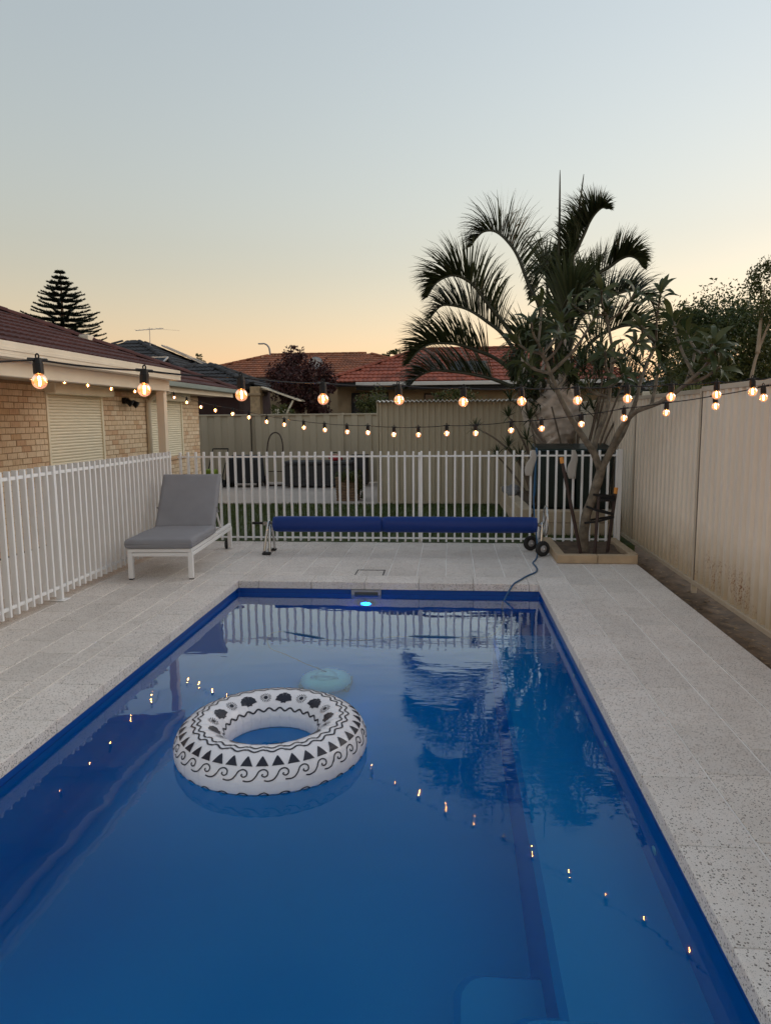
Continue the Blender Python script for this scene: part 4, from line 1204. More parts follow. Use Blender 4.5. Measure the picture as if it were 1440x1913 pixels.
FR = [
    ('A', [(1.60, 11.60, 1.98), (1.41, 11.63, 3.25), (1.22, 11.68, 3.70), (1.05, 11.74, 4.15), (0.88, 11.80, 4.41), (0.70, 11.87, 4.57), (0.53, 11.94, 4.59), (0.42, 12.02, 4.52), (0.32, 12.10, 4.40)]),
    ('B', [(1.44, 11.60, 2.15), (0.91, 11.57, 3.00), (0.63, 11.52, 3.34), (0.38, 11.46, 3.65), (0.21, 11.40, 3.77), (0.04, 11.33, 3.81), (-0.13, 11.26, 3.75), (-0.25, 11.18, 3.64), (-0.35, 11.10, 3.46)]),
    ('C', [(1.34, 11.60, 2.15), (0.88, 11.63, 2.88), (0.57, 11.68, 3.16), (0.29, 11.74, 3.35), (0.01, 11.81, 3.44), (-0.17, 11.88, 3.43), (-0.33, 11.95, 3.26)]),
    ('D', [(1.39, 11.60, 2.02), (0.77, 11.54, 2.53), (0.38, 11.46, 2.70), (0.11, 11.37, 2.78), (-0.13, 11.26, 2.79), (-0.33, 11.15, 2.76), (-0.50, 11.03, 2.64), (-0.63, 10.90, 2.46)]),
    ('E', [(1.39, 11.60, 1.94), (0.78, 11.65, 2.22), (0.40, 11.72, 2.33), (-0.03, 11.80, 2.40), (-0.32, 11.90, 2.41), (-0.55, 11.99, 2.31), (-0.70, 12.10, 2.15)]),
    ('F', [(1.72, 11.60, 2.14), (1.81, 11.58, 3.90), (1.92, 11.54, 4.18), (2.03, 11.50, 4.43), (2.08, 11.46, 4.55), (2.15, 11.41, 4.66), (2.24, 11.35, 4.73), (2.30, 11.30, 4.70)]),
    ('G', [(1.76, 11.60, 2.14), (1.79, 11.68, 3.14), (1.89, 11.80, 3.97), (2.01, 11.94, 4.45), (2.06, 12.10, 4.85)]),
    ('H', [(1.76, 11.60, 2.14), (1.86, 11.56, 3.30), (2.17, 11.50, 3.74), (2.43, 11.43, 3.92), (2.54, 11.36, 3.99), (2.64, 11.28, 4.01), (2.73, 11.19, 3.95), (2.79, 11.10, 3.82)]),
    ('I', [(1.80, 11.60, 2.14), (1.95, 11.65, 3.05), (2.30, 11.72, 3.40), (2.65, 11.80, 3.57), (2.95, 11.90, 3.60), (3.18, 11.99, 3.45), (3.30, 12.10, 3.18)]),
    ('J', [(1.85, 11.60, 2.06), (2.14, 11.53, 2.75), (2.52, 11.42, 2.99), (2.80, 11.29, 2.98), (3.01, 11.15, 2.70), (3.10, 11.00, 2.33)]),
    ('K', [(1.70, 11.60, 2.1), (1.70, 11.9, 3.3), (1.60, 12.5, 4.0), (1.5, 13.1, 4.1), (1.45, 13.6, 3.8)]),
    ('L', [(1.75, 11.60, 2.1), (1.95, 11.9, 3.2), (2.25, 12.5, 3.8), (2.6, 13.0, 3.7), (2.8, 13.4, 3.3)]),
    ('N', [(1.66, 11.55, 2.1), (1.62, 11.3, 2.9), (1.70, 10.9, 3.35), (1.85, 10.5, 3.3), (1.95, 10.2, 3.0)]),
    ('O', [(1.55, 11.60, 2.0), (1.30, 11.3, 2.5), (1.15, 11.0, 2.65), (1.0, 10.7, 2.5), (0.92, 10.5, 2.2)]),
]


def strip(mb, p0, dirv, droop, ln, wd, side, seg=4):
    base = len(mb.v); d = dirv.normalized(); q = Vector(p0)
    for i in range(seg + 1):
        f = i / seg
        w_ = wd * (0.55 + 0.45 * min(1, f * 4)) * (1 - f ** 2.2) + 0.0015
        mb.v.append(q - side * w_ / 2); mb.v.append(q + side * w_ / 2)
        if i:
            a = base + 2 * i; mb.f.append((a - 2, a - 1, a + 1, a)); mb.m.append(0)
        d = (d + Vector((0, 0, -1)) * droop / seg * (0.3 + 1.6 * f)).normalized()
        q = q + d * ln / seg


for nm, pts in FR:
    sp = smoothpath(pts, 64); k_ = len(sp) - 1
    fo = empty('frond', sp[0]); fo.parent = pmr; fo.location = sp[0] - OFF[pmr]
    b = MB(); b.tube(sp, [0.034 * (1 - 0.85 * (i / k_) ** 0.8) + 0.004 for i in range(k_ + 1)], 6); b.build('rachis', M_PRACH, fo, smooth=True)
    # sheath that widens into the crown shaft
    b = MB(); c0 = Vector((1.68, 11.6, 1.15)); c3 = sp[8]
    outv = Vector((sp[10].x - 1.68, sp[10].y - 11.6, 0)); outv = outv.normalized() if outv.length > 0.02 else Vector((0, -1, 0))
    tan = Vector((-outv.y, outv.x, 0))
    for i in range(9):
        f = i / 8; ctr = Vector((1.68, 11.6, 1.05)).lerp(sp[6], f) + outv * (0.22 * math.sin(math.pi * min(1, f * 1.15)) ** 1.0 * (1 - f * 0.6) + 0.10 * (1 - f))
        hw = 0.17 * (1 - f) ** 0.7 + 0.03
        for j in range(-2, 3): b.v.append(ctr + tan * hw * j / 2 - outv * 0.05 * (j / 2) ** 2)
    for i in range(8):
        for j in range(4): a = i * 5 + j; b.f.append((a, a + 1, a + 6, a + 5)); b.m.append(0)
    b.build('sheath', M_PBASE, fo, smooth=True)
    b = MB(); nleaf = 140
    for i in range(nleaf):
        f = 0.20 + 0.80 * (i / (nleaf - 1)) ** 0.92; x = f * k_; i0 = min(int(x), k_ - 1)
        q = sp[i0].lerp(sp[i0 + 1], x - i0); t = (sp[min(i0 + 2, k_)] - sp[max(i0 - 1, 0)]).normalized()
        side = t.cross(Vector((0, 0, 1)))
        side = side.normalized() if side.length > 0.15 else Vector((0.3, 1, 0)).normalized()
        upn = side.cross(t).normalized()
        if nm in 'ABCDE':
            side = Vector((0, 1, 0)) - t * t.y; side.normalize(); upn = side.cross(t); upn = upn if upn.z > 0 or upn.x < 0 else -upn
        elif nm in 'FHIJ':
            side = Vector((0, 1, 0)) - t * t.y; side.normalize(); upn = t.cross(side) ; upn = upn if (upn.z > 0 or upn.x > 0) else -upn
        ff = max(0.0, (f - 0.20) / 0.80)
        ln = (0.50 + 0.34 * math.sin(math.pi * min(1, ff * 0.95 + 0.12)) - 0.30 * ff ** 3) * random.uniform(0.85, 1.1) * (1 - 0.40 * ff ** 1.6) * {'F': 0.8, 'G': 0.8, 'H': 0.72, 'I': 0.8, 'J': 0.85}.get(nm, 1.0)
        for sg in (-1, 1):
            dv = t * (0.50 + 0.30 * ff) + upn * random.uniform(0.60, 0.86) + side * sg * random.uniform(0.10, 0.42)
            ls = dv.cross(upn); ls = (ls.normalized() + Vector((random.uniform(-.5, .5), random.uniform(-.5, .5), random.uniform(-.3, .3)))).normalized()
            ls = (ls - dv.normalized() * ls.dot(dv.normalized())).normalized()
            strip(b, q, dv, random.uniform(0.35, 1.15) + (1.2 if random.random() < 0.06 else 0), ln, 0.031, ls)
    b.build('leaflets', M_PLEAF, fo)
for pts in ([(1.67, 11.60, 2.31), (1.65, 11.60, 3.46), (1.66, 11.60, 4.5), (1.65, 11.60, 5.37)], [(1.74, 11.60, 2.31), (1.86, 11.68, 3.79), (1.95, 11.74, 4.6), (2.04, 11.80, 5.36)], [(1.60, 11.6, 2.3), (1.52, 11.7, 3.4), (1.50, 11.75, 4.25)]):
    sp = smoothpath(pts, 20)
    b = MB(); b.tube(sp, [0.035 * (1 - i / 20) ** 0.7 + 0.004 for i in range(21)], 6); b.build('spear_leaf', M_PRACH, pmr, smooth=True)


# ================================================================== OTHER PLANTS
def rosette(mb, c, n_, ln, wd, droop=0.5, lo_=-20, hi_=80, axis=Vector((0, 0, 1))):
    for i in range(n_):
        az = i * 2.399 + random.uniform(-.2, .2); el = R(random.uniform(lo_, hi_))
        dv = Vector((math.cos(az) * math.cos(el), math.sin(az) * math.cos(el), math.sin(el))) + axis * 0.15
        sd = dv.cross(Vector((0, 0, 1))); sd = sd.normalized() if sd.length > 0.05 else Vector((1, 0, 0))
        strip(mb, c, dv, droop, ln * random.uniform(0.75, 1.1), wd, sd, 3)


M_DRAC = leafmat('dracaena_leaf', (0.022, 0.045, 0.018), (0.075, 0.085, 0.035), 0.2)
M_STEM = pm('thin_grey_stem', (0.16, 0.125, 0.095), 0.85, var=0.25, vs=12)
dr = tag(empty('dracaena', (1.30, 10.9, 0.3)), 'spiky leaved dracaena with leaning stems left of the palm trunk', 'plant')
for pts, rl in (([(1.30, 10.9, 0.28), (1.05, 10.9, 0.95), (0.72, 10.85, 1.30), (0.38, 10.8, 1.50)], 0.20), ([(1.32, 10.9, 0.28), (1.2, 10.85, 1.0), (1.02, 10.8, 1.42), (0.86, 10.8, 1.66)], 0.22), ([(1.34, 10.9, 0.28), (1.28, 10.8, 1.1), (1.18, 10.8, 1.62)], 0.24),
                ([(1.30, 10.9, 0.28), (1.1, 10.75, 0.9), (0.86, 10.7, 1.22)], 0.24), ([(1.31, 10.9, 0.28), (1.16, 10.7, 0.8), (1.02, 10.6, 1.08)], 0.24), ([(1.33, 10.92, 0.28), (1.2, 10.7, 0.8), (1.12, 10.6, 1.32)], 0.25), ([(1.3, 10.9, .28), (0.95, 10.9, 0.8), (0.70, 10.9, 1.08)], 0.2)):
    b = MB(); b.tube(smoothpath(pts, 16), [0.022 - 0.012 * i / 16 for i in range(17)], 6); b.build('stem', M_STEM, dr, smooth=True)
    b = MB(); rosette(b, Vector(pts[-1]), 34, rl, 0.022, 0.35, -40, 85); b.build('leaf_rosette', M_DRAC, dr)

# bushy foliage packed around the palm's crown base
us_ = tag(empty('understorey_shrub', (2.15, 10.9, 0.3)), 'dense long leaved shrub filling the gap behind the frangipani', 'shrub')
b = MB()
for _ in range(90):
    c = Vector((random.uniform(0.95, 3.1), random.uniform(10.2, 12.6), random.uniform(1.75, 2.95)))
    if c.z > 2.3 + 0.5 * math.sin((c.x - 0.9) * 1.5): c.z -= 0.4
    rosette(b, c, 18, 0.36, 0.030, 0.7, -30, 70)
b.build('foliage', M_DRAC, us_)
b = MB()
for _ in range(14):
    x = random.uniform(1.3, 2.6); y = random.uniform(10.4, 12.3)
    b.tube(smoothpath([(1.9 + (x - 1.9) * 0.35, 11.2 + (y - 11.2) * 0.3, 0.3), ((x + 1.9) / 2, (y + 11.2) / 2, 1.1), (x, y, random.uniform(1.7, 2.4))], 8), 0.014, 5)
b.build('stems', M_STEM, us_, smooth=True)


def crown(mb, c, rad, n_, size, clumps=26, seed=1, flat=0.0):
    rnd = random.Random(seed); cs = []
    for _ in range(clumps):
        while True:
            q = Vector((rnd.uniform(-1, 1), rnd.uniform(-1, 1), rnd.uniform(-1, 1)))
            if 0.35 < q.length < 1: break
        cs.append((q, rnd.uniform(0.22, 0.42)))
    for _ in range(n_):
        q0, r_ = rnd.choice(cs)
        d = Vector((rnd.gauss(0, 1), rnd.gauss(0, 1), rnd.gauss(0, 1))).normalized() * r_ * rnd.random() ** 0.45
        q = q0 + d; q = Vector((c[0] + q.x * rad[0], c[1] + q.y * rad[1], c[2] + q.z * rad[2]))
        e1 = Vector((rnd.gauss(0, 1), rnd.gauss(0, 1), rnd.gauss(0, 1) - 0.2)).normalized(); e2 = e1.orthogonal().normalized()
        e2 = (e2 * math.cos(rnd.random() * 6.28) + e1.cross(e2) * math.sin(rnd.random() * 6.28)).normalized()
        s_ = size * rnd.uniform(0.6, 1.3)
        mb.add([q - e1 * s_, q + e2 * s_ * 0.42, q + e1 * s_, q - e2 * s_ * 0.42], [(0, 1, 2, 3)])


def tree(name, label, cat, base, crowns, trunk, mleaf, mbark, group=None, r0=0.09):
    o = tag(empty(name, base), label, cat, group)
    for i, (c, rad, n_, size, cl_) in enumerate(crowns):
        b = MB(); crown(b, c, rad, n_, size, cl_, seed=hash((round(c[0] * 10), round(c[1] * 10), round(c[2] * 10), i)) & 0xffff); b.build('crown', mleaf, o)
    for pts in trunk:
        b = MB(); sp = smoothpath(pts, 14); b.tube(sp, [r0 * (1 - 0.75 * i / 14) for i in range(15)], 8); b.build('trunk' if pts is trunk[0] else 'limb', mbark, o, smooth=True)
    return o


M_LEAFG = leafmat('tree_leaf_green', (0.032, 0.058, 0.018), (0.085, 0.105, 0.03), 0.25)
M_LEAFY = leafmat('tree_leaf_olive', (0.045, 0.065, 0.018), (0.11, 0.115, 0.03), 0.25)
M_LEAFP = leafmat('plum_leaf', (0.032, 0.010, 0.012), (0.085, 0.028, 0.026), 0.2)
M_BARK = pm('tree_bark', (0.15, 0.11, 0.08), 0.9, var=0.3, vs=8, bump=0.5)
M_BARKP = pm('pale_bark', (0.40, 0.31, 0.23), 0.85, var=0.2, vs=6, bump=0.3)
tree('leafy_tree', 'dense dark green tree crowding above the right fence', 'tree', (5.5, 15.6, -0.13), [((5.6, 15.6, 2.95), (1.35, 1.3, 1.15), 26000, 0.040, 90), ((4.95, 15.2, 3.35), (0.62, 0.6, 0.55), 7000, 0.036, 30)],
     [[(5.5, 15.6, -0.13), (5.5, 15.6, 1.2), (5.6, 15.6, 2.6)], [(5.5, 15.6, 1.2), (5.1, 15.3, 2.4), (4.95, 15.2, 3.4)]], M_LEAFG, M_BARK, r0=0.12)
tree('leafy_tree', 'olive green bush leaning over the fence below the dark tree', 'tree', (4.6, 13.4, -0.13), [((4.55, 13.6, 2.35), (0.75, 0.7, 0.75), 8000, 0.04, 40), ((5.2, 14.4, 2.5), (0.9, 0.6, 0.9), 9000, 0.04, 40)],
     [[(4.6, 13.4, -0.13), (4.6, 13.4, 1.2), (4.55, 13.6, 2.3)]], M_LEAFY, M_BARK, r0=0.07)
tree('gum_tree', 'slender pale trunked gum tree at the right edge with sparse leaves', 'tree', (5.05, 13.0, -0.13), [((5.6, 13.0, 3.75), (0.55, 0.5, 0.75), 3800, 0.032, 50), ((5.25, 13.1, 3.95), (0.28, 0.3, 0.28), 320, 0.034, 8)],
     [[(5.02, 13.0, -0.13), (5.10, 13.0, 1.6), (5.22, 13.0, 2.6), (5.48, 13.0, 3.4), (5.6, 13.0, 4.0)], [(5.40, 13.2, -0.13), (5.48, 13.2, 1.6), (5.7, 13.2, 2.8)], [(5.25, 13.0, 2.7), (5.27, 13.0, 3.2), (5.3, 13.0, 3.8)]], M_LEAFY, M_BARKP, r0=0.042)
sg_ = tag(empty('strappy_plant', (4.4, 12.4, -0.13)), 'pale green strappy clump showing above the right fence', 'plant')
b = MB()
for _ in range(8): rosette(b, Vector((random.uniform(3.6, 4.6), 12.4 + random.uniform(-.3, .3), random.uniform(1.55, 1.85))), 18, 0.55, 0.03, 0.5, 30, 88)
b.build('leaves', leafmat('strap_leaf', (0.10, 0.13, 0.04), (0.20, 0.21, 0.075), 0.3), sg_)
b = MB()
for i in range(8): b.tube([(3.7 + i * 0.12, 12.4, -0.13), (3.65 + i * 0.125, 12.4, 1.7)], 0.02, 5)
b.build('stems', M_STEM, sg_)

# ================================================================== HOUSES BEYOND THE FENCE
def hip_roof(parent, x0, x1, y0, y1, ze, zr, mat, tw=0.32, tl=0.36, faces='FRLB', caps=True):
    hd = (y1 - y0) / 2; ym = (y0 + y1) / 2; a, b_ = x0 + hd, x1 - hd
    rm = MB(); rm.box(x0 + 0.1, x1 - 0.1, y0 + 0.1, y1 - 0.1, ze - 0.06, ze - 0.03)
    rf_ = rm.build('roof', M_SHADE, parent)
    P = {'F': [(x0, y0, ze), (x1, y0, ze), (b_, ym, zr), (a, ym, zr)], 'R': [(x1, y0, ze), (x1, y1, ze), (b_, ym, zr)], 'L': [(x0, y1, ze), (x0, y0, ze), (a, ym, zr)], 'B': [(x1, y1, ze), (x0, y1, ze), (a, ym, zr), (b_, ym, zr)]}
    for k_ in 'FRLB':
        if k_ in faces: tiled_face(rf_, P[k_], mat, tw, tl)
        else:
            q = MB(); q.add(P[k_], [tuple(range(len(P[k_])))]); q.build('roof_deck', mat, rf_)
    if caps:
        if b_ - a > 0.3: ridge_caps(rf_, (a, ym, zr + 0.02), (b_, ym, zr + 0.02), mat)
        for cx, cy, ex in ((x0, y0, a), (x1, y0, b_), (x1, y1, b_), (x0, y1, a)):
            ridge_caps(rf_, (cx, cy, ze + 0.03), (ex, ym, zr + 0.02), mat)
    return rf_


def gutter(parent, x0, x1, y, z, mat):
    b = MB(); b.box(x0, x1, y - 0.10, y, z - 0.13, z - 0.005); return b.build('gutter', mat, parent, bevel=0.01)


M_MAR = pm('dark_maroon_wall', (0.040, 0.016, 0.016), 0.8, var=0.15)
M_WGUT = pm('white_gutter', (0.72, 0.69, 0.66), 0.5, var=0.05)
M_TANW = pm('tan_render', (0.36, 0.26, 0.16), 0.85, var=0.12)
M_GLASS = pm('dark_window_glass', (0.03, 0.035, 0.04), 0.08, var=0.1)
M_BLIND = pm('grey_blind', (0.25, 0.25, 0.26), 0.6, var=0.05)
M_SOLAR = pm('solar_cell', (0.012, 0.015, 0.022), 0.45, var=0.2, vs=12, spec=0.2)
M_ALU = pm('aluminium', (0.55, 0.55, 0.55), 0.35, metal=0.8, var=0.05)

# charcoal roofed house
dh = tag(empty('charcoal_roof_house', (-11, 25, -0.13)), 'neighbouring house with charcoal tiled hip roofs and solar panels', 'house')
b = MB(); b.box(-16.8, -8.3, 23.5, 30.5, -0.13, 2.75); b.build('wall', M_MAR, dh)
b = MB(); b.box(-10.2, -6.7, 22.4, 23.499, -0.13, 2.75); b.box(-8.299, -6.7, 23.5, 26.5, -0.13, 2.75); b.build('garage_wall', M_MAR, dh)
r1 = hip_roof(dh, -16.2, -8, 23, 31, 2.78, 4.72, M_TILED, faces='FR')
r2 = hip_roof(dh, -10.5, -6.15, 22, 26.3, 2.70, 3.58, M_TILED, faces='FR')
gutter(dh, -10.5, -6.15, 22.0, 2.70, M_BLACK)
# solar panels: two on the front slope, a row seen edge-on along the right slope
slope = (4.72 - 2.78) / 4
for k_ in range(2):
    x0 = -11.5 + k_ * 0.80; sp_ = MB()
    pts = [(x0, 23.75), (x0 + 0.76, 23.75), (x0 + 0.76, 24.9), (x0, 24.9)]
    top = [Vector((x, y, 2.78 + (y - 23) * slope + 0.16)) for x, y in pts]
    sp_.add(top + [q - Vector((0, 0, 0.04)) for q in top], [(0, 1, 2, 3), (7, 6, 5, 4), (0, 4, 5, 1), (1, 5, 6, 2), (2, 6, 7, 3), (3, 7, 4, 0)])
    so3 = sp_.build('solar_panel', M_SOLAR, r1)
    fr2 = MB()
    for i in range(4): fr2.bar(top[i], top[(i + 1) % 4], 0.05, 0.05)
    fr2.build('frame', M_ALU, so3)
for k_ in range(3):
    t0, t1 = 0.20 + 0.22 * k_, 0.40 + 0.22 * k_; q = []
    for t, off in ((t0, 0.0), (t1, 0.0), (t1, 1.0), (t0, 1.0)):
        q.append(Vector((-12 + 4 * t, 27.2 + 3.4 * t * (1 - 0.55 * off), 4.72 - 1.94 * t + 0.22)))
    sp_ = MB(); sp_.add(q + [p_ - Vector((0, 0, 0.04)) for p_ in q], [(0, 1, 2, 3), (7, 6, 5, 4), (0, 4, 5, 1), (1, 5, 6, 2), (2, 6, 7, 3), (3, 7, 4, 0)]); so3 = sp_.build('solar_panel', M_SOLAR, r1)
    fr2 = MB()
    for i in range(4): fr2.bar(q[i], q[(i + 1) % 4], 0.05, 0.05)
    fr2.build('frame', M_ALU, so3)
an_ = MB(); an_.tube([(-11.45, 27.0, 4.5), (-11.45, 27.0, 5.17)], 0.018, 6)
an_.tube([(-12.0, 27.0, 5.07), (-10.9, 27.0, 5.13)], 0.012, 5)
for i in range(7): x = -11.95 + i * 0.165; an_.tube([(x, 26.8, 5.08 + i * 0.009), (x, 27.2, 5.08 + i * 0.009)], 0.007, 4)
an_.tube([(-11.45, 27.0, 5.13), (-10.3, 27.1, 5.05)], 0.006, 4)
an_.build('antenna', M_ALU, dh)
b = MB(); b.box(-5.92, -5.62, 21.0, 21.3, -0.13, 2.62); b.build('brick_pier', pm('pier_brick', (0.42, 0.30, 0.18), 0.9, var=0.25, vs=14), dh, bevel=0.01)
b = MB(); b.box(-5.98, -5.58, 20.96, 21.34, 2.35, 2.42); b.build('pier_band', M_TANW, dh, bevel=0.01)
# lean-to with translucent sheet beside it
lt_ = tag(empty('lean_to', (-5.0, 21.2, -0.13)), 'small lean-to with a sloping pale roof sheet behind the low fence', 'lean-to')
b = MB(); b.add([(-5.55, 20.9, 2.62), (-4.45, 20.9, 2.22), (-4.45, 22.2, 2.22), (-5.55, 22.2, 2.62), (-5.55, 20.9, 2.58), (-4.45, 20.9, 2.18), (-4.45, 22.2, 2.18), (-5.55, 22.2, 2.58)], [(0, 1, 2, 3), (7, 6, 5, 4), (0, 4, 5, 1), (1, 5, 6, 2), (2, 6, 7, 3), (3, 7, 4, 0)]); b.build('roof_sheet', M_CREAM, lt_)
b = MB(); b.bar((-4.62, 21.0, 2.2), (-4.95, 21.0, 1.6), 0.05, 0.05); b.box(-5.0, -4.9, 20.95, 21.05, -0.13, 1.65); b.box(-4.5, -4.45, 22.1, 22.15, -0.13, 2.18); b.build('post', M_CREAM, lt_)
b = MB(); b.box(-5.25, -4.85, 20.90, 20.94, 1.5, 1.95); b.build('side_panel', M_CREAM, lt_)

# orange roofed house, farther off
oh = tag(empty('orange_roof_house', (-7, 36, -0.13)), 'distant house with long orange tiled roof behind the purple tree', 'house')
b = MB(); b.box(-12.6, -0.4, 32.5, 39.5, -0.13, 3.55); b.build('wall', M_TANW, oh)
hip_roof(oh, -13, 0.0, 32, 40, 3.52, 4.85, M_TILEO, tw=0.33, tl=0.38, faces='FRL')
gutter(oh, -13, 0, 32, 3.52, pm('brown_gutter', (0.06, 0.04, 0.03), 0.6))
b = MB(); b.box(-10.5, -9.1, 32.44, 32.5, 2.4, 3.3); b.build('window', M_BLIND, oh)
dsh = MB(); dsh.lathe([(0.02, 0.0), (0.18, 0.04), (0.30, 0.11), (0.31, 0.11)], (-5.9, 31.6, 4.05), 20, axis=(0.15, -1, 0.5)); dsh.tube([(-5.9, 31.75, 3.95), (-5.9, 32.3, 3.6)], 0.03, 6); dsh.build('satellite_dish', M_GREYP, oh, smooth=True)

# terracotta roofed house in the middle
th_ = tag(empty('terracotta_roof_house', (-0.5, 27, -0.13)), 'house with terracotta tiled hip roof and white gutter behind the shed', 'house')
b = MB(); b.box(-3.95, 5.9, 25.2, 30.6, -0.13, 2.85); b.build('wall', M_TANW, th_)
hip_roof(th_, -4.45, 6.4, 24.5, 31.0, 2.88, 4.22, M_TILER, faces='FL')
b = MB(); b.box(-3.2, 6.4, 24.40, 24.5, 2.75, 2.875); b.build('gutter', M_WGUT, th_, bevel=0.01)
b = MB(); b.box(-3.2, 6.4, 24.51, 24.54, 2.62, 2.75); b.build('fascia', M_BLACK, th_)
b = MB(); b.box(-4.3, -3.2, 24.45, 24.53, 2.74, 2.87); b.build('gutter', M_BLACK, th_)
q = MB(); q.box(-3.45, -2.15, 25.12, 25.199, 0.6, 2.55); q = q.build('window', M_BLACK, th_)
b = MB(); b.box(-3.40, -2.85, 25.10, 25.119, 0.65, 2.5); b.build('pane', M_GLASS, q)
b = MB(); b.box(-2.80, -2.2, 25.10, 25.119, 0.65, 2.5); b.build('pane', M_BLIND, q)
q = MB(); q.box(-0.9, -0.3, 25.12, 25.199, 0.6, 2.5); q = q.build('window', M_BLACK, th_)
b = MB(); b.box(-0.86, -0.34, 25.10, 25.119, 0.65, 2.45); b.build('pane', M_GLASS, q)
for k_ in range(3):
    x0 = 0.05 + k_ * 0.42; pts = [(x0, 25.2), (x0 + 0.38, 25.2), (x0 + 0.38, 26.1), (x0, 26.1)]; sl_ = (4.22 - 2.88) / 3.25
    top = [Vector((x, y, 2.88 + (y - 24.5) * sl_ + 0.12)) for x, y in pts]
    b = MB(); b.add(top + [v_ - Vector((0, 0, 0.04)) for v_ in top], [(0, 1, 2, 3), (7, 6, 5, 4), (0, 4, 5, 1), (1, 5, 6, 2), (2, 6, 7, 3), (3, 7, 4, 0)]); b.build('solar_panel', M_SOLAR, th_)

# dark roof to the right beyond the palm
rh = tag(empty('slate_roof_house', (7.2, 22, -0.13)), 'low dark roofed house glimpsed between the branches on the right', 'house')
b = MB(); b.box(5.6, 11.0, 20.6, 26.0, -0.13, 2.35); b.build('wall', M_CREAM, rh)
hip_roof(rh, 5.2, 11.4, 20.2, 26.4, 2.32, 3.2, M_TILED, faces='FL')
gutter(rh, 5.2, 11.4, 20.2, 2.32, M_CREAM)

# ================================================================== FAR TREES, STREET LAMP
tree('purple_leaf_tree', 'dark purple leaved tree in front of the orange roof', 'tree', (-4.7, 22.3, -0.13),
     [((-4.72, 22.3, 2.75), (1.02, 1.0, 0.95), 7500, 0.06, 60), ((-4.35, 22.3, 2.3), (0.8, 0.8, 0.6), 2500, 0.06, 20), ((-4.9, 22.3, 3.62), (0.40, 0.3, 0.32), 260, 0.05, 9), ((-4.55, 22.3, 3.75), (0.16, 0.2, 0.22), 70, 0.045, 4), ((-5.15, 22.3, 3.3), (0.30, 0.3, 0.3), 200, 0.05, 8), ((-3.75, 22.3, 2.9), (0.35, 0.3, 0.4), 260, 0.05, 9)],
     [[(-4.7, 22.3, -0.13), (-4.7, 22.3, 1.5), (-4.65, 22.3, 2.9)], [(-4.7, 22.3, 1.6), (-5.0, 22.3, 2.6), (-5.1, 22.3, 3.4)], [(-4.7, 22.3, 1.8), (-4.3, 22.3, 2.6), (-4.05, 22.3, 3.1)]], M_LEAFP, M_BARK, r0=0.07)
for nm_, lab, c, rad, n_ in (('hedge_bush', 'rounded green hedge bush left of the shed roof', (-2.0, 20.4, 1.7), (0.72, 0.5, 0.72), 3200), ('hedge_bush', 'green hedge top peeping over the white shed roof edge', (0.0, 21.0, 1.75), (1.5, 0.5, 0.68), 4200)):
    o = tag(empty(nm_, (c[0], c[1], -0.13)), lab, 'bush', 'hedge bushes behind the fence')
    b = MB(); crown(b, c, rad, n_, 0.05, 40, seed=int(c[1] * 10)); b.build('foliage', M_LEAFY, o)
    b = MB()
    for i in range(6): b.tube([(c[0] + (i - 2.5) * rad[0] * 0.3, c[1], -0.13), (c[0] + (i - 2.5) * rad[0] * 0.33, c[1], c[2])], 0.02, 5)
    b.build('stems', M_STEM, o)
o = tag(empty('garden_shrub', (-4.9, 20.2, -0.13)), 'small pale green shrub just above the low fence', 'bush')
b = MB(); crown(b, (-4.85, 20.2, 1.7), (0.38, 0.3, 0.42), 900, 0.05, 16, seed=5); b.build('foliage', M_LEAFY, o)
b = MB(); b.tube([(-4.85, 20.2, -0.13), (-4.85, 20.2, 1.6)], 0.03, 6); b.build('stems', M_STEM, o)
tree('round_tree', 'small round topped tree beyond the charcoal roof', 'tree', (-14.1, 40, -0.13), [((-14.1, 40, 4.95), (0.34, 0.34, 0.36), 900, 0.06, 16)], [[(-14.1, 40, -0.13), (-14.1, 40, 2.5), (-14.1, 40, 4.8)]], M_LEAFY, M_BARK, r0=0.08)
tree('far_tree', 'scrappy distant tree top showing above the roofs', 'tree', (-3.4, 44, -0.13), [((-3.5, 44, 5.35), (0.75, 0.6, 0.36), 900, 0.08, 14)], [[(-3.4, 44, -0.13), (-3.4, 44, 3), (-3.4, 44, 5.2)]], M_LEAFG, M_BARK, r0=0.1)

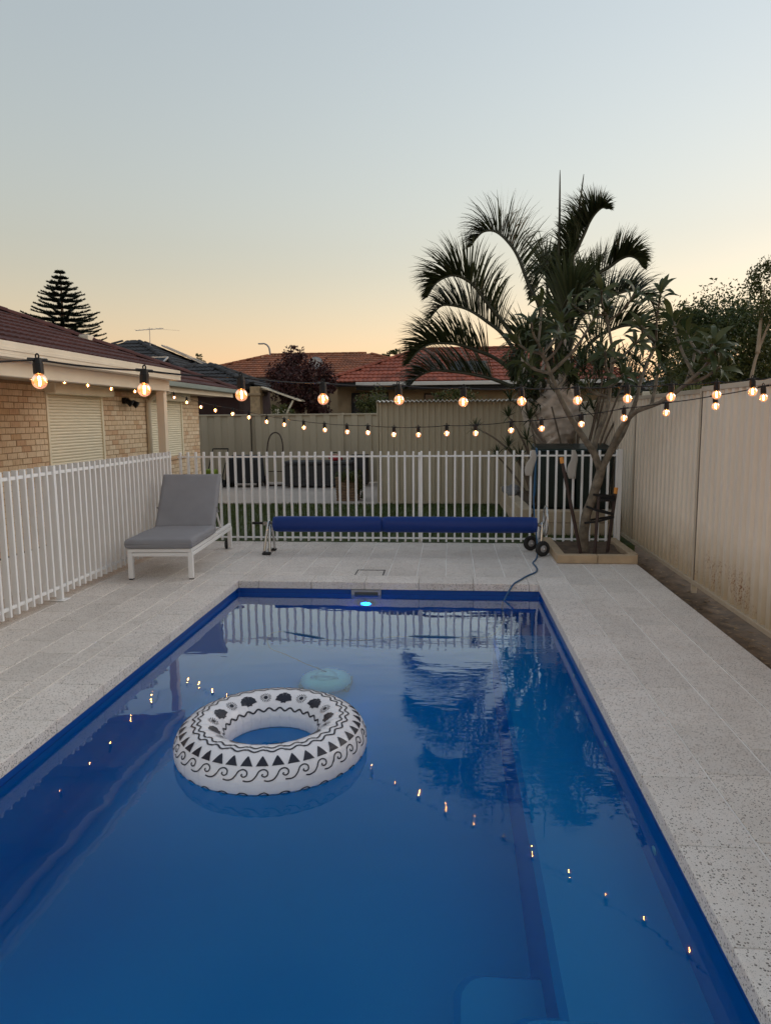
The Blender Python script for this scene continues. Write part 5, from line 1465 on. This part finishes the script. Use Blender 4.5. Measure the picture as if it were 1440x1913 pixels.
np_ = tag(empty('norfolk_pine', (-22.1, 40, -0.13)), 'tall dark Norfolk pine standing behind the maroon roof', 'tree')
b = MB(); b.tube([(-22.1, 40, -0.13), (-22.1, 40, 6), (-22.0, 40, 10.05)], [0.22, 0.13, 0.02], 8); b.build('trunk', M_BARK, np_, smooth=True)
z = 9.95; tier = 0; nb = MB()
while z > 4.6:
    L_ = min(2.35, 0.12 + (10.05 - z) * 0.72) * random.uniform(0.85, 1.08)
    for k_ in range(9):
        az = k_ * 2 * math.pi / 9 + tier * 0.5; L2 = L_ * random.uniform(0.85, 1.1)
        dv = Vector((math.cos(az), math.sin(az), 0)); npt = max(4, int(L2 / 0.09))
        pts = [Vector((-22.05, 40, z)) + dv * L2 * f + Vector((0, 0, 0.05 * math.sin(f * 3) - 0.16 * f * L2 / 2 + 0.40 * f ** 3 * L2 / 2)) for f in [i / npt for i in range(npt + 1)]]
        nb.tube(pts, [0.03 * (1 - i / (npt + 1)) + 0.004 for i in range(npt + 1)], 4)
        sd = dv.cross(Vector((0, 0, 1)))
        for i in range(1, npt + 1):
            for _ in range(26):
                d2 = (dv * random.uniform(0.3, 1.0) + sd * random.uniform(-1, 1) + Vector((0, 0, random.uniform(0.0, 0.8)))).normalized()
                s_ = random.uniform(0.12, 0.26) * (1.15 - 0.5 * i / npt); e2 = d2.orthogonal().normalized() * 0.03
                nb.add([pts[i] - e2, pts[i] + e2, pts[i] + d2 * s_], [(0, 1, 2)])
    z -= 0.34 * random.uniform(0.85, 1.1); tier += 1
nb.build('branches', leafmat('pine_needle', (0.012, 0.022, 0.014), (0.028, 0.04, 0.022), 0.05), np_)
sl = tag(empty('street_lamp', (-11.3, 45, -0.13)), 'grey street lamp with curved arm above the orange roof', 'street lamp')
b = MB(); b.tube(smoothpath([(-11.25, 45, -0.13), (-11.27, 45, 4.6), (-11.32, 45, 5.9), (-11.45, 45, 6.25), (-11.66, 45, 6.38), (-11.8, 45, 6.38)], 24), [0.07 - 0.03 * i / 24 for i in range(25)], 8); b.build('pole', M_GREYP, sl, smooth=True)
b = MB(); b.box(-12.05, -11.72, 44.92, 45.08, 6.34, 6.42); b.build('lamp_head', M_GREYP, sl, bevel=0.02)

# ================================================================== RAISED BED AND YARD THINGS
rb = tag(empty('raised_bed', (1.6, 11.5, -0.02)), 'raised limestone garden bed around the palm behind the fence', 'raised bed')
bx = [(1.20 + i * 0.385, 1.20 + (i + 1) * 0.385 - 0.006) for i in range(3)]
for z0, z1 in ((-0.02, 0.155), (0.16, 0.335)):
    for i, (a, e) in enumerate(bx):
        b = MB(); b.box(a, e, 10.15, 10.33, z0, z1); b.build('limestone_block', M_LIME, rb, bevel=0.01)
    for i in range(7):
        a = 10.335 + i * 0.48; b = MB(); b.box(1.02, 1.195, a, a + 0.474, z0, z1)
        for v_ in b.v: v_.x -= 0.02 * (v_.y - 10.3)
        b.build('limestone_block', M_LIME, rb, bevel=0.01)
b = MB(); b.box(1.15, 2.37, 10.32, 13.6, -0.02, 0.27); b.build('soil', M_SOIL, rb)
rk = tag(empty('garden_rock', (1.06, 12.6, 0.33)), 'grey rocks piled on the corner of the raised bed', 'rocks')
for x, y, r_ in ((1.02, 12.9, 0.10), (1.10, 12.55, 0.12), (1.05, 12.2, 0.09), (1.16, 13.1, 0.11)):
    b = MB(); b.ball((x, y, 0.36), r_, 9, 6, 0.7); b.v = [q + Vector((noise.noise(q * 9), noise.noise(q * 9 + Vector((4, 0, 0))), noise.noise(q * 9 + Vector((0, 4, 0))))) * 0.03 for q in b.v]; b.build('rock', pm('grey_rock', (0.2, 0.19, 0.19), 0.9, var=0.2), rk)
M_BIN = pm('dark_green_bin', (0.010, 0.020, 0.016), 0.5, var=0.15)


def bin_(x, y, z, lab):
    o = tag(empty('wheelie_bin', (x, y, z)), lab, 'bin', 'dark bins behind the fence')
    b = MB(); b.add([(x - .22, y - .24, z + .05), (x + .22, y - .24, z + .05), (x + .22, y + .24, z + .05), (x - .22, y + .24, z + .05), (x - .27, y - .32, z + .88), (x + .27, y - .32, z + .88), (x + .27, y + .30, z + .88), (x - .27, y + .30, z + .88)], [(0, 3, 2, 1), (4, 5, 6, 7), (0, 1, 5, 4), (1, 2, 6, 5), (2, 3, 7, 6), (3, 0, 4, 7)])
    b.build('body', M_BIN, o, bevel=0.02, seg=2)
    b = MB(); b.add([(x - .29, y - .35, z + .885), (x + .29, y - .35, z + .885), (x + .29, y + .30, z + .885), (x - .29, y + .30, z + .885), (x - .27, y - .33, z + .92), (x + .27, y - .33, z + .92), (x + .27, y + .30, z + .98), (x - .27, y + .30, z + .98)], [(0, 3, 2, 1), (4, 5, 6, 7), (0, 1, 5, 4), (1, 2, 6, 5), (2, 3, 7, 6), (3, 0, 4, 7)])
    b.build('lid', M_BIN, o, bevel=0.012)
    b = MB(); b.tube([(x - .2, y + .36, z + .84), (x + .2, y + .36, z + .84)], 0.016, 6); b.bar((x - .18, y + .36, z + .84), (x - .18, y + .27, z + .84), .03, .02); b.bar((x + .18, y + .36, z + .84), (x + .18, y + .27, z + .84), .03, .02); b.build('handle', M_BIN, o)
    for sx in (-1, 1):
        b = MB(); b.lathe([(0.05, -0.03), (0.1, -0.03), (0.1, 0.03), (0.05, 0.03)], (x + sx * .26, y + .22, z + .10), 16, axis=(1, 0, 0)); b.build('wheel', M_RUB, o, smooth=True)


bin_(1.52, 10.78, 0.27, 'dark wheelie bin behind the fence, below the palm trunk')
bin_(2.06, 10.72, 0.27, 'dark wheelie bin behind the fence, directly behind the frangipani trunk')

# patio clutter by the low back fence
M_BOXG = pm('charcoal_resin', (0.035, 0.037, 0.042), 0.55, var=0.1)
sb_ = tag(empty('storage_box', (-3.15, 17.2, 0)), 'charcoal outdoor storage box against the low back fence', 'storage box')
q = MB(); q.box(-3.98, -2.34, 16.92, 17.55, 0.03, 0.56); q = q.build('body', M_BOXG, sb_, bevel=0.012)
for i in range(5):
    b = MB(); b.box(-3.94, -2.38, 16.905, 16.921, 0.05 + i * 0.10, 0.138 + i * 0.10); b.build('board', M_BOXG, q, bevel=0.004)
b = MB(); b.box(-4.0, -2.32, 16.88, 17.58, 0.565, 0.64); b.build('lid', M_BOXG, sb_, bevel=0.02, seg=2)
rd = tag(empty('red_bag', (-2.78, 17.2, 0.64)), 'crumpled red bag lying on the storage box lid', 'bag')
b = MB(); b.ball((-2.78, 17.2, 0.70), 0.17, 14, 9, 0.5); b.v = [v_ + Vector((noise.noise(v_ * 8), noise.noise(v_ * 8 + Vector((3, 3, 0))), noise.noise(v_ * 7))) * 0.04 for v_ in b.v]; b.build('body', pm('red_vinyl', (0.42, 0.02, 0.03), 0.5), rd, smooth=True)
b = MB(); b.tube(smoothpath([(-2.9, 17.15, 0.73), (-2.85, 17.1, 0.83), (-2.7, 17.1, 0.83), (-2.66, 17.15, 0.73)], 10), 0.012, 6); b.build('strap', M_BLACK, rd)
cab = tag(empty('garden_cabinet', (-2.2, 17.6, 0)), 'narrow black cabinet standing right of the storage box', 'cabinet')
b = MB(); b.box(-2.44, -2.02, 17.4, 17.8, 0.04, 0.76); b.build('body', M_BLACK, cab, bevel=0.012)
b = MB(); b.box(-2.43, -2.235, 17.38, 17.399, 0.06, 0.72); b.build('door', M_BOXG, cab, bevel=0.004)
b = MB(); b.box(-2.228, -2.03, 17.38, 17.399, 0.06, 0.72); b.build('door', M_BOXG, cab, bevel=0.004)
bk = tag(empty('wicker_planter', (-2.06, 14.35, 0)), 'brown woven planter with mossy greenery in front of the cabinet', 'planter')
b = MB()
for i in range(9):
    z0 = 0.0 + i * 0.055; f = 0.92 + 0.08 * (i / 9)
    b.box(-2.06 - 0.235 * f, -2.06 + 0.235 * f, 14.35 - 0.235 * f, 14.35 + 0.235 * f, z0, z0 + 0.050)
b.build('basket', M_WOOD, bk, bevel=0.01)
b = MB(); crown(b, (-2.0, 14.3, 0.50), (0.30, 0.28, 0.16), 900, 0.04, 20, seed=9); crown(b, (-1.80, 14.2, 0.25), (0.08, 0.2, 0.25), 400, 0.03, 10, seed=4); b.build('foliage', M_LEAFY, bk)
tr = tag(empty('hand_trolley', (-4.38, 17.6, 0)), 'brown tubular hand trolley leaning against the low fence', 'trolley')
b = MB(); b.tube(smoothpath([(-4.60, 17.5, 0.03), (-4.59, 17.6, 0.6), (-4.57, 17.68, 1.03), (-4.50, 17.72, 1.25), (-4.38, 17.73, 1.32), (-4.26, 17.72, 1.25), (-4.19, 17.68, 1.03), (-4.17, 17.6, 0.6), (-4.16, 17.5, 0.03)], 50), 0.017, 8); b.build('frame', M_STAKE, tr, smooth=True)
b = MB(); b.bar((-4.59, 17.63, 0.70), (-4.17, 17.63, 0.70), 0.02, 0.02); b.bar((-4.59, 17.57, 0.35), (-4.17, 17.57, 0.35), 0.02, 0.02); b.build('crossbar', M_STAKE, tr)
b = MB(); b.box(-4.58, -4.18, 17.28, 17.50, 0.01, 0.03); b.build('toe_plate', M_STAKE, tr)
for x in (-4.64, -4.12):
    b = MB(); b.lathe([(0.05, -0.03), (0.11, -0.03), (0.12, 0), (0.11, 0.03), (0.05, 0.03)], (x, 17.62, 0.12), 16, axis=(1, 0, 0)); b.build('wheel', M_RUB, tr, smooth=True)
bq = tag(empty('covered_barbecue', (-5.05, 17.3, 0)), 'black barbecue under a dark cover by the back fence', 'barbecue')
b = MB(); b.add([(-5.5, 17.0, 0.1), (-4.62, 17.0, 0.1), (-4.62, 17.6, 0.1), (-5.5, 17.6, 0.1), (-5.46, 17.02, 0.72), (-4.66, 17.02, 0.72), (-4.66, 17.55, 0.78), (-5.46, 17.55, 0.78)], [(0, 3, 2, 1), (4, 5, 6, 7), (0, 1, 5, 4), (1, 2, 6, 5), (2, 3, 7, 6), (3, 0, 4, 7)]); b.build('cover', pm('dark_cover_cloth', (0.02, 0.024, 0.032), 0.6), bq, bevel=0.05, seg=3)
for x in (-5.42, -4.70):
    b = MB(); b.box(x - 0.03, x + 0.03, 17.1, 17.5, 0.0, 0.12); b.build('leg', M_BLACK, bq)
mw = tag(empty('lawn_mower', (-5.75, 16.9, 0)), 'lawn mower with lime green engine parked by the brick corner', 'mower')
b = MB(); b.box(-6.0, -5.55, 16.55, 17.1, 0.10, 0.24); b.build('deck', M_BLACK, mw, bevel=0.05, seg=2)
b = MB(); b.box(-5.92, -5.64, 16.68, 16.98, 0.2402, 0.46); b.build('engine', pm('lime_plastic', (0.22, 0.30, 0.03), 0.5), mw, bevel=0.04, seg=2)
b = MB()
for x in (-5.98, -5.58): b.tube(smoothpath([(x, 17.05, 0.22), (x, 17.4, 0.6), (x, 17.65, 0.92)], 10), 0.014, 6)
b.tube([(-5.98, 17.65, 0.92), (-5.58, 17.65, 0.92)], 0.016, 6); b.build('handle', M_BLACK, mw, smooth=True)
for x in (-6.03, -5.52):
    for y in (16.62, 17.05):
        b = MB(); b.lathe([(0.04, -0.025), (0.09, -0.025), (0.095, 0), (0.09, 0.025), (0.04, 0.025)], (x, y, 0.095), 16, axis=(1, 0, 0)); b.build('wheel', M_RUB, mw, smooth=True)

# mesh socks drying on the fence
M_SOCK = leafmat('white_mesh_sock', (0.55, 0.52, 0.48), (0.62, 0.58, 0.53), 0.35, 0.9)


def sock(x, lean, L_, lab):
    o = MB(); n_ = 14; k_ = 16
    for i in range(n_ + 1):
        f = i / n_; z_ = 1.225 - L_ * f; c = Vector((x + lean * f + 0.012 * math.sin(f * 7), 9.398 - 0.02 * f, z_)); r_ = 0.022 + 0.035 * math.sin(min(1, f * 1.05) * math.pi * 0.62) - 0.012 * f ** 4
        for j in range(k_):
            a = 2 * math.pi * j / k_; rr = r_ * (1 + 0.20 * math.sin(3 * a + f * 5))
            o.v.append(c + Vector((math.cos(a) * rr, math.sin(a) * rr * 0.35, 0)))
    for i in range(n_):
        for j in range(k_): a = i * k_ + j; c = i * k_ + (j + 1) % k_; o.f.append((a, c, c + k_, a + k_)); o.m.append(0)
    o.f.append(tuple(n_ * k_ + j for j in range(k_))); o.m.append(0)
    return tag(o.build('mesh_sock', M_SOCK, smooth=True, loc=(x, 9.4, 1.22)), lab, 'sock', 'mesh socks on the pool fence')


sock(1.075, -0.055, 0.33, 'white mesh sock hung over the fence left of the blue cable')
sock(1.585, -0.01, 0.37, 'white mesh sock hung over the fence between stake and trunk')

# ================================================================== STRING LIGHTS
M_FIL = emit('filament', (1.0, 0.40, 0.10), 34)
N_ = NT('bulb_glass')
tr_ = N_.n('ShaderNodeBsdfTransparent'); tr_.inputs[0].default_value = (1.0, 0.90, 0.80, 1)
gl_ = N_.n('ShaderNodeBsdfGlossy'); gl_.inputs['Roughness'].default_value = 0.03
fr3 = N_.n('ShaderNodeFresnel'); fr3.inputs[0].default_value = 1.45
mx = N_.n('ShaderNodeMixShader'); N_.l(fr3.outputs[0], mx.inputs[0]); N_.l(tr_.outputs[0], mx.inputs[1]); N_.l(gl_.outputs[0], mx.inputs[2])
em_ = N_.n('ShaderNodeEmission'); em_.inputs[0].default_value = (1.0, 0.34, 0.09, 1); em_.inputs[1].default_value = 0.12  # amber haze around the filament, put into the glass as emission
ad_ = N_.n('ShaderNodeAddShader'); N_.l(mx.outputs[0], ad_.inputs[0]); N_.l(em_.outputs[0], ad_.inputs[1]); N_.l(ad_.outputs[0], N_.o.inputs[0])
M_BULB = N_.mat
b = MB()
b.lathe([(0.010, 0.006), (0.0145, 0.004), (0.016, -0.012), (0.0175, -0.014), (0.0175, -0.048), (0.013, -0.050)], (0, 0, 0), 14)
b.tube([(0.006 * math.cos(t), 0.0, 0.012 + 0.008 * math.sin(t)) for t in [2 * math.pi * i / 12 for i in range(13)]], 0.0028, 6, caps=False)
b.v = [q * 0.9 for q in b.v]; ME_SOCK = b.mesh('lamp_holder', M_BLACK, smooth=False)
b = MB(); b.lathe([(0.012, -0.046), (0.0135, -0.052)] + [(0.0255 * math.sin(t), -0.073 - 0.0255 * math.cos(math.pi - t)) for t in [R(152 - 152 * i / 10) for i in range(11)]][::1], (0, 0, 0), 16)
gv = [(0.012, -0.047), (0.0135, -0.052)]
for i in range(11):
    t = R(35 + 145 * i / 10); gv.append((0.0255 * math.sin(t), -0.0735 + 0.0255 * math.cos(t)))
b = MB(); b.lathe(gv, (0, 0, 0), 18); b.v = [q * 0.9 for q in b.v]; ME_GLOBE = b.mesh('globe', M_BULB, smooth=True)
b = MB(); b.tube([(0, 0, -0.055), (0, 0, -0.060), (0.001, 0, -0.075), (0, 0, -0.088)], [0.0014, 0.0032, 0.0036, 0.0022], 6); b.v = [q * 0.9 for q in b.v]; ME_FIL = b.mesh('filament', M_FIL)


def strand(name, label, pts, skip, sag, group):
    """pts are the lamp positions along the cable; skip = indices that carry no lamp (anchors)"""
    o = tag(empty(name, pts[0]), label, 'string lights', group)
    path = []
    for i in range(len(pts) - 1):
        a, c = Vector(pts[i]), Vector(pts[i + 1])
        for k_ in range(6):
            f = k_ / 6; q = a.lerp(c, f); q.z -= sag * 4 * f * (1 - f); path.append(q)
    path.append(Vector(pts[-1]))
    b = MB(); b.tube(path, 0.0032, 6); b.build('cable', M_BLACK, o, smooth=True)
    for i, q in enumerate(pts):
        if i in skip: continue
        rz = random.uniform(-0.12, 0.12)
        h = piece('lamp_holder', ME_SOCK, o, q, (random.uniform(-0.07, 0.07), random.uniform(-0.07, 0.07), rz))
        t = Vector(pts[min(i + 1, len(pts) - 1)]) - Vector(pts[max(i - 1, 0)])
        OFF[h] = Vector((0, 0, 0))
        for nm_, me_ in (('globe', ME_GLOBE), ('filament', ME_FIL)):
            c = bpy.data.objects.new(nm_, me_); COL.objects.link(c); c.parent = h
        c = MB(); tn = t.normalized() * 0.03; c.tube([Vector(q) - tn + Vector((0, 0, 0.0)), Vector(q) + tn], 0.0055, 6); c.build('cable_sleeve', M_BLACK, o)
    return o


strand('string_lights', 'nearest string of festoon bulbs crossing the pool from left to right', [(-2.4, 1.0, 2.05), (-1.414, 1.844, 1.818), (-1.262, 2.126, 1.838), (-1.05, 2.415, 1.821), (-0.784, 2.663, 1.808), (-0.532, 3.0, 1.798), (-0.236, 3.295, 1.799), (0.065, 3.502, 1.791), (0.353, 3.662, 1.794), (0.646, 3.778, 1.798), (0.914, 3.847, 1.806), (1.157, 3.914, 1.814), (1.392, 3.935, 1.823), (1.56, 3.906, 1.836), (1.648, 3.914, 1.841), (1.831, 3.841, 1.861), (2.41, 3.82, 1.93)], (0, 14, 16), 0.006, 'festoon strings')
strand('string_lights', 'farther string of festoon bulbs dipping low before the shed towards the patio', [(2.41, 4.22, 1.92), (1.82, 4.4, 1.816), (1.629, 4.62, 1.772), (1.406, 4.84, 1.736), (1.175, 5.01, 1.703), (0.93, 5.21, 1.663), (0.672, 5.39, 1.63), (0.467, 5.55, 1.616), (0.202, 5.75, 1.591), (-0.028, 5.95, 1.587), (-0.272, 6.15, 1.573), (-0.495, 6.35, 1.572), (-0.751, 6.54, 1.586), (-0.983, 6.807, 1.59), (-1.248, 7.078, 1.605), (-1.515, 7.353, 1.627), (-1.783, 7.632, 1.657), (-2.05, 7.915, 1.689), (-2.333, 8.201, 1.741), (-2.627, 8.538, 1.786), (-2.974, 8.926, 1.834), (-3.284, 9.272, 1.886), (-3.602, 9.622, 1.955), (-3.959, 10.075, 2.04), (-4.2, 10.2, 2.1), (-4.2, 9.33, 2.1), (-4.2, 8.66, 2.11), (-4.2, 8.08, 2.13), (-4.2, 7.56, 2.14), (-4.2, 6.96, 2.15)], (0,), 0.004, 'festoon strings')
